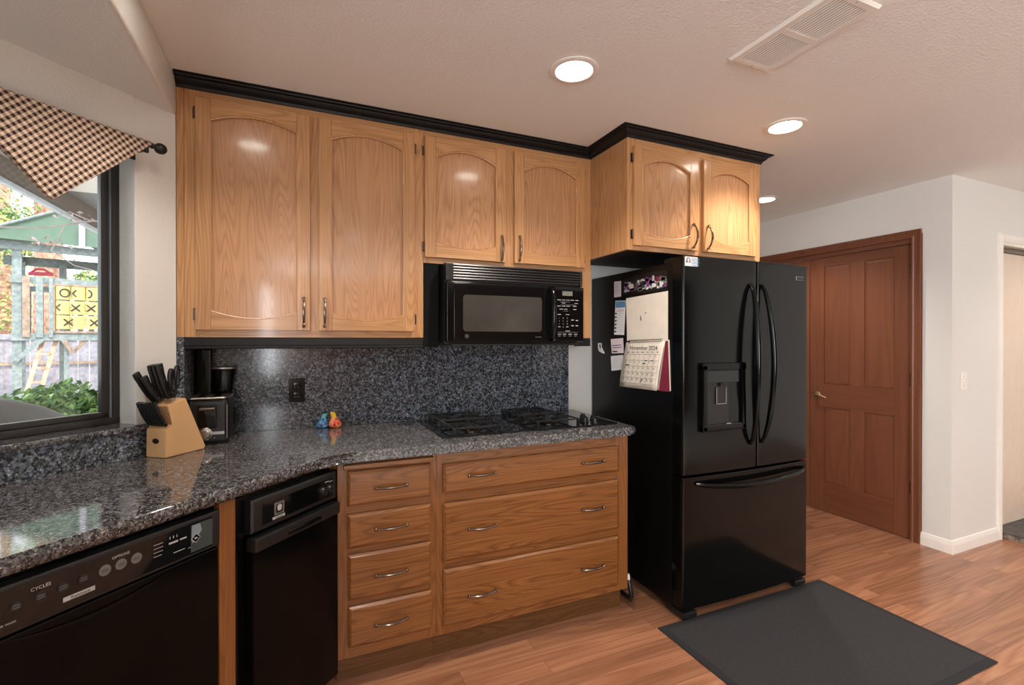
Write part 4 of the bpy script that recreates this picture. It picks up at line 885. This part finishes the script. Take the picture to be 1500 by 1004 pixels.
b = mb('white'); ccp = [(0, 0), (0, -.012), (.018, -.018), (.034, -.018), (.046, -.012), (.052, -.010), (.056, -.006), (.056, 0)]
b.loft([[(4.385+dx, YC+dy, 0) for dx, dy in ccp], [(4.385+dx, YC+dy, 2.106-dx) for dx, dy in ccp], [(5.5, YC+dy, 2.106-dx) for dx, dy in ccp]]); b.box(4.405, 4.441, YC, YC+.12, 0, 2.07); b.box(4.44, 5.5, YC, YC+.12, 2.03, 2.0695)
struct(b.build('trim_2', smooth=20), 'white casing around the closet opening', 'trim')
cd_ = thing('sliding_door', 'glossy cream sliding closet door in the white cased opening', 'door', (5.0, YC+.07, 0))
mb('door2').box(-.555, .49, -.012, .012, .042, 1.995, .002).build('panel', cd_)
mb('pewter').box(-.556, .49, -.03, .03, 1.998, 2.028).build('track', cd_)
sl = thing('threshold_slab', 'dark slate slab with pale stone edge at the closet opening', 'threshold', (5.0, YC-.0, 0))
mb('stone').box(-.555, .6, -.115, .155, .034, .040).build('top', sl)
mb('marble').box(-.553, .6, -.113, .153, 0.0004, .0338).build('edge', sl)
# pendant lamp over the dining place behind the camera
pl_ = thing('pendant_lamp', 'small pendant lamp hanging over the dining place', 'lamp', (3.10, -2.55, 1.62))
mb('blackm').tube([(0, 0, .06), (0, 0, CZ-1.62-.001)], .004, 8).build('cord', pl_)
mb('brass').lathe([(.03, .06), (.05, .05), (.02, .03), (0, .03)], 16).build('holder', pl_)
mb('shade').sphere((0, 0, 0), .035, 14).build('bulb', pl_)

# ------------------------------------------------------------------ outside
struct(mb('ground').box(-30, 12, 2.9, 40, -.2, -.12).build('ground'), 'gravel yard outside the window', 'ground')
b = mb('stucco'); b.prism([(2.5, 2.46), (10.5, 2.46), (10.5, 2.52), (2.5, 2.52)], -1.585, .6, 'yz'); b.mat('eaved'); b.box(-1.60, -1.56, 2.5, 10.5, 2.33, 2.50); b.mat('fascia'); b.box(-1.63, -1.60, 2.5, 10.5, 2.30, 2.52)
struct(b.build('eave'), 'stucco roof eave with pale fascia outside the window', 'eave')
PS = Vector((-2.762, 7.508, 0)); PR = R_(20.2)
ps = thing('play_structure', 'grey wooden backyard play tower with green canvas roof', 'play structure', PS, PR)
for x, y in ((-.257, 0), (.56, 0), (-.257, 1.25), (.56, 1.25), (.155, 1.25)):
    b = mb('tealw'); b.box(x-.040, x+.040, y-.040, y+.040, -.12, 2.44); b.build('post', ps)
for z0, z1, y in ((2.035, 2.108, -.055), (1.366, 1.452, -.055), (2.41, 2.50, -.055), (2.035, 2.108, 1.29), (1.366, 1.452, 1.29), (2.38, 2.50, 1.29)):
    b = mb('tealw'); b.box(-.42 if z0 > 2.3 else -.31, .62, y-.018, y+.018, z0, z1); b.build('rail', ps)
for x in (-.257, .56):
    for z0, z1 in ((2.035, 2.108), (1.366, 1.452), (2.42, 2.50)):
        b = mb('tealw'); b.box(x-.018, x+.018, -.03, 1.28, z0, z1); b.build('side_rail', ps)
b = mb('brownw'); b.box(-.29, .60, -.03, 1.28, 1.42, 1.455); b.build('deck', ps)
for i, (x0, x1, m_) in enumerate(((-.213, -.150, 'brownw'), (-.100, -.041, 'tealw'), (.010, .045, 'tealw'))):
    b = mb(m_); b.box(x0, x1, -.098, -.074, 1.405, 2.11); b.build('slat', ps)
for x in (-.19, -.07, .06, .2, .34, .46):
    b = mb('brownw'); b.box(x-.03, x+.03, 1.31, 1.33, 1.40, 2.11); b.build('slat', ps)
b = mb('brownw'); b.box(.040, .062, -.095, -.045, 1.465, 2.04); b.box(.472, .495, -.095, -.045, 1.465, 2.04); b.box(.040, .495, -.095, -.045, 1.455, 1.480); b.box(.04, .495, -.095, -.045, 2.022, 2.04); b.build('game_frame', ps)
marks = [['O', '<', ')'], ['<', 'X', 'X'], ['X', '', 'X']]
offs = [[.12, -.30, -.30], [-.35, -.20, -.16], [.35, 0, .06]]
for r in range(3):
    for c in range(3):
        cx_ = .064+.068+.1365*c; zc_ = 1.936-.176*r
        b = mb('yellow'); b.loft([[(cx_+.066*math.cos(a), -.070+.045*math.sin(a), zc_+dz) for a in [2*math.pi*k/20 for k in range(20)]] for dz in (-.080, .080)]); bl = b.build('game_block', ps)
        t_ = marks[r][c]
        if t_:
            b = mb('ink'); mx = cx_+offs[r][c]*.13; y_ = -.119; s_ = .040
            if t_ == 'X':
                b.tube([(mx-s_, y_, zc_-s_), (mx+s_, y_, zc_+s_)], .008, 5); b.tube([(mx-s_, y_, zc_+s_), (mx+s_, y_, zc_-s_)], .008, 5)
            elif t_ == '<': b.tube([(mx+.02, y_, zc_+s_), (mx-.015, y_, zc_), (mx+.02, y_, zc_-s_)], .008, 5)
            elif t_ == ')': b.tube([(mx-.01+.034*math.cos(a), y_, zc_+.045*math.sin(a)) for a in [R_(-90+20*k) for k in range(10)]], .008, 5)
            else: b.tube([(mx+.044*math.cos(a), y_, zc_+.046*math.sin(a)) for a in [2*math.pi*k/18 for k in range(19)]], .008, 5)
            b.build('mark', bl)
b = mb('tarp')
for sx, xe in ((-1, -.62), (1, .88)):
    b.loft([[(.20, -.25, 2.93), (xe, -.25, 2.50), (xe, -.25, 2.485), (.20, -.25, 2.915)], [(.20, 1.5, 2.93), (xe, 1.5, 2.50), (xe, 1.5, 2.485), (.20, 1.5, 2.915)]])
b.prism([(.20, 2.92), (-.60, 2.50), (.86, 2.50)], -.235, -.225, 'xz'); b.build('roof_canvas', ps)
b = mb('tealw'); b.tube([(-.62, -.27, 2.505), (.20, -.27, 2.945)], .014, 6); b.tube([(.20, -.27, 2.945), (.88, -.27, 2.505)], .014, 6); b.build('roof_edge', ps)
b = mb(P('pale_post', S(176, 170, 178), .8)); b.box(.268, .325, -.26, -.238, 2.49, 2.86); b.build('king_post', ps)
b = mb('redwood'); lx = lambda z, o_: -.205+o_+(.16)*(z-.70)/.70
for o_ in (0, .115):
    b.loft([[(lx(z, o_)-.012, .02+(1.4-z)*-.25+dy, z), (lx(z, o_)+.030, .02+(1.4-z)*-.25+dy, z)] + [(lx(z, o_)+.030, .02+(1.4-z)*-.25+dy+.09, z), (lx(z, o_)-.012, .02+(1.4-z)*-.25+dy+.09, z)] for z, dy in ((-.12, 0), (1.37, 0))])
b.build('ladder', ps)
ld = ps.children[-1]
for k in range(7):
    z = 1.21-.165*k
    b = mb('redwood'); b.box(lx(z, .02), lx(z, .11), .02+(1.4-z)*-.25-.02, .02+(1.4-z)*-.25+.08, z-.012, z+.010); b.build('step', ld)
b = mb('tealw'); b.prism([(-.29, 1.14), (-.25, 1.12), (-.03, 1.366), (-.11, 1.366)], -.09, -.05, 'xz'); b.build('brace', ps)
b = mb('brownw'); b.prism([(.11, 1.366), (.17, 1.366), (.24, 1.21), (.20, 1.21)], -.09, -.05, 'xz'); b.build('brace', ps)
b = mb('brownw'); b.prism([(.24, 1.21), (.23, 1.25), (.30, 1.366), (.36, 1.366)], -.05, -.01, 'xz'); b.build('brace', ps)
b = mb('tealw'); b.box(.14, .185, -.03, .03, -.12, 1.366); b.build('post', ps)
b = mb('redp'); b.tube([(-.17, .3, 2.18), (.05, .3, 2.19)], .022, 10); b.tube([(-.15, .3, 2.19), (-.10, .3, 2.24), (-.03, .3, 2.24), (.03, .3, 2.19)], .014, 8); b.build('spyglass_bar', ps)['label'] = 'red plastic steering bar'
# fence
fn = thing('fence', 'weathered grey board fence behind the play tower', 'fence', (-3.9, 10.9, 0), PR)
for k in range(34):
    x = -2.6+.152*k; b = mb('fence'); b.box(x, x+.145, 0, .02, -.12, 1.44+.012*math.sin(k*2.1)); b.build('board', fn)
b = mb('fence'); b.box(-2.6, 2.6, -.04, 0, 1.38, 1.47); b.box(-2.6, 2.6, -.04, 0, .35, .43); b.build('rail', fn)
b = mb('brownw'); b.box(-2.6, 2.6, -.06, -.045, .95, 1.0); b.build('ledger', fn)
# shed wall at the right of the yard
sh = tag(mb(P('shed_wall', S(206, 208, 216), .8)).box(0, 2.0, 0, .1, -.12, 1.95).build('garden_shed', loc=(-2.83, 9.4, 0), rot=(0, 0, PR)), 'pale garden shed wall behind the play tower', 'shed')
def leaves(n, fn_, size, mats, name, parent=None):
    me = bpy.data.meshes.new(name); vs, fs, mi = [], [], []
    for i in range(n):
        p = Vector(fn_()); a = random.uniform(0, 6.28); e = random.uniform(-1.0, 1.0); s_ = size*random.uniform(.6, 1.4)
        d = Vector((math.cos(a)*math.cos(e), math.sin(a)*math.cos(e), math.sin(e))); q = d.cross(Vector((random.uniform(-1, 1), random.uniform(-1, 1), random.uniform(-1, 1)))).normalized()
        k = len(vs); nn = d.cross(q)*.15*s_
        vs += [p, p+d*s_*.5+q*s_*.28+nn, p+d*s_, p+d*s_*.5-q*s_*.28+nn]; fs.append((k, k+1, k+2, k+3)); mi.append(random.randrange(len(mats)))
    me.from_pydata([tuple(v) for v in vs], [], fs)
    for m_ in mats: me.materials.append(M[m_])
    me.polygons.foreach_set('material_index', mi)
    o = bpy.data.objects.new(name, me); COL.objects.link(o)
    if parent: o.parent = parent
    return o
def ball(c, r, sq=(1, 1, 1)):
    def f():
        while True:
            p = Vector((random.uniform(-1, 1), random.uniform(-1, 1), random.uniform(-1, 1)))
            if .25 < p.length < 1: return (c[0]+p.x*r*sq[0], c[1]+p.y*r*sq[1], c[2]+p.z*r*sq[2])
    return f
def clumps(cs):
    fs_ = [ball(c, r, s) for c, r, s in cs]
    return lambda: random.choice(fs_)()
for i, (x, y, h, r, cl_, lb, ms) in enumerate([
    (-4.65, 12.6, 9.0, .22, [((.3, 0, 4.6), 1.3, (1, 1, .8)), ((-.9, .3, 3.6), .9, (1, 1, .7)), ((.8, .2, 2.6), .6, (1, .8, .6))], 'reddish barked tree trunk rising just behind the play tower', ['leaf2', 'leaf', 'leaf3']),
    (-7.4, 17.6, 7.0, .18, [((0, 0, 3.8), 1.5, (1.2, 1, .9)), ((.9, 0, 2.2), 1.1, (1, 1, .8)), ((-1, 0, 2.4), 1.1, (1, 1, .9))], 'sunlit yellow green tree beyond the fence at the yard end', ['leaf2', 'leaf2', 'leaf']),
    (-4.1, 17.0, 7.0, .16, [((0, 0, 2.6), 1.2, (1.1, 1, .9)), ((.6, 0, 3.8), 1.0, (1, 1, .9))], 'leafy green tree beyond the fence near the shed', ['leaf', 'leaf2', 'leaf3']),
    (-10.5, 11.0, 6.5, .17, [((0, 0, 3.0), 1.8, (1.2, 1, .9)), ((.9, .4, 1.8), 1.2, (1, 1, .8))], 'broad green tree at the far side of the yard', ['leaf', 'leaf3', 'leaf2']),
    (-13.5, 6.5, 7.0, .18, [((0, 0, 3.2), 2.0, (1, 1.2, .9)), ((.3, -1, 1.9), 1.3, (1, 1, .8))], 'dense dark green tree at the yard corner beside the house', ['leaf3', 'leaf3', 'leaf'])]):
    t = thing('tree', lb, 'tree', (x, y, -.12), 0, None)
    b = mb('bark'); b.tube([(0, 0, 0), (.03, 0, h*.3), (0, .02, h*.6), (.04, 0, h)], [r*1.15, r, r*.85, r*.5], 12); b.build('trunk', t)
    leaves(3800, clumps(cl_), .10, ms, 'foliage', t)
bush = thing('bush', 'leafy green bush below the window behind the covered grill', 'bush', bay(.52, 2.45, -.12), BAYROT)
leaves(11000, clumps([((-.55, .0, .88), .36, (1.2, .8, .85)), ((-.1, 0, .88), .40, (1.1, .8, .85)), ((.40, .0, .88), .40, (1.1, .8, .85)), ((-.1, 0, .92), .36, (1.1, .8, .85)), ((.1, .1, .45), .5, (1.6, 1, .8))]), .05, ['leaf', 'leaf', 'leaf3'], 'foliage', bush)
mb('bark').tube([(0, 0, 0), (.02, .0, .5), (0, .05, .8)], [.04, .03, .015], 8).build('stem', bush)
gr = thing('barbecue_grill', 'barbecue grill under a grey fabric cover outside the window', 'barbecue', bay(-.80, 1.42, -.12), BAYROT)
b = mb('cover'); rings = []
for z, hx, hy in ((0, .66, .34), (.5, .68, .34), (.95, .72, .35), (1.07, .73, .35), (1.12, .70, .34), (1.17, .66, .33), (1.21, .60, .31), (1.25, .50, .28), (1.28, .38, .22), (1.30, .2, .12), (1.305, .04, .03)):
    rings.append([(hx*math.copysign(abs(math.cos(a))**.7, math.cos(a))*(1+.012*math.sin(a*9+z*5)), hy*math.copysign(abs(math.sin(a))**.7, math.sin(a))*(1+.02*math.sin(a*7+z*3)), z) for a in [2*math.pi*k/48 for k in range(48)]])
b.loft(rings); b.build('cover', gr)
tw = thing('dry_branch', 'bare dry branch with shrivelled leaves hanging outside under the eave', 'branch', (-1.15, 3.75, 2.02), R_(20))
b = mb('twig'); b.tube([(-.42, 0, -.02), (-.25, 0, .0), (-.14, .02, .04), (-.02, 0, .08), (.10, .02, .10), (.22, 0, .12), (.36, 0, .45)], [.004, .005, .005, .005, .004, .004, .004], 6)
for p in (((-.14, .02, .04), (-.17, 0, -.06), (-.2, .02, -.12)), ((.10, .02, .10), (.14, 0, .03), (.10, 0, -.02), (.05, 0, 0)), ((-.02, 0, .08), (-.08, 0, .10), (-.12, 0, .12)), ((-.2, .02, -.12), (-.1, 0, -.2), (.02, 0, -.23))): b.tube(p, .003, 5)
b.build('twigs', tw)
leaves(60, clumps([((.10, 0, .08), .10, (1, .4, .5)), ((-.2, 0, -.08), .12, (1, .4, .6)), ((-.1, 0, .09), .10, (1, .4, .4))]), .028, ['twig'], 'dead_leaves', tw)
print('objects', len(scn.objects))
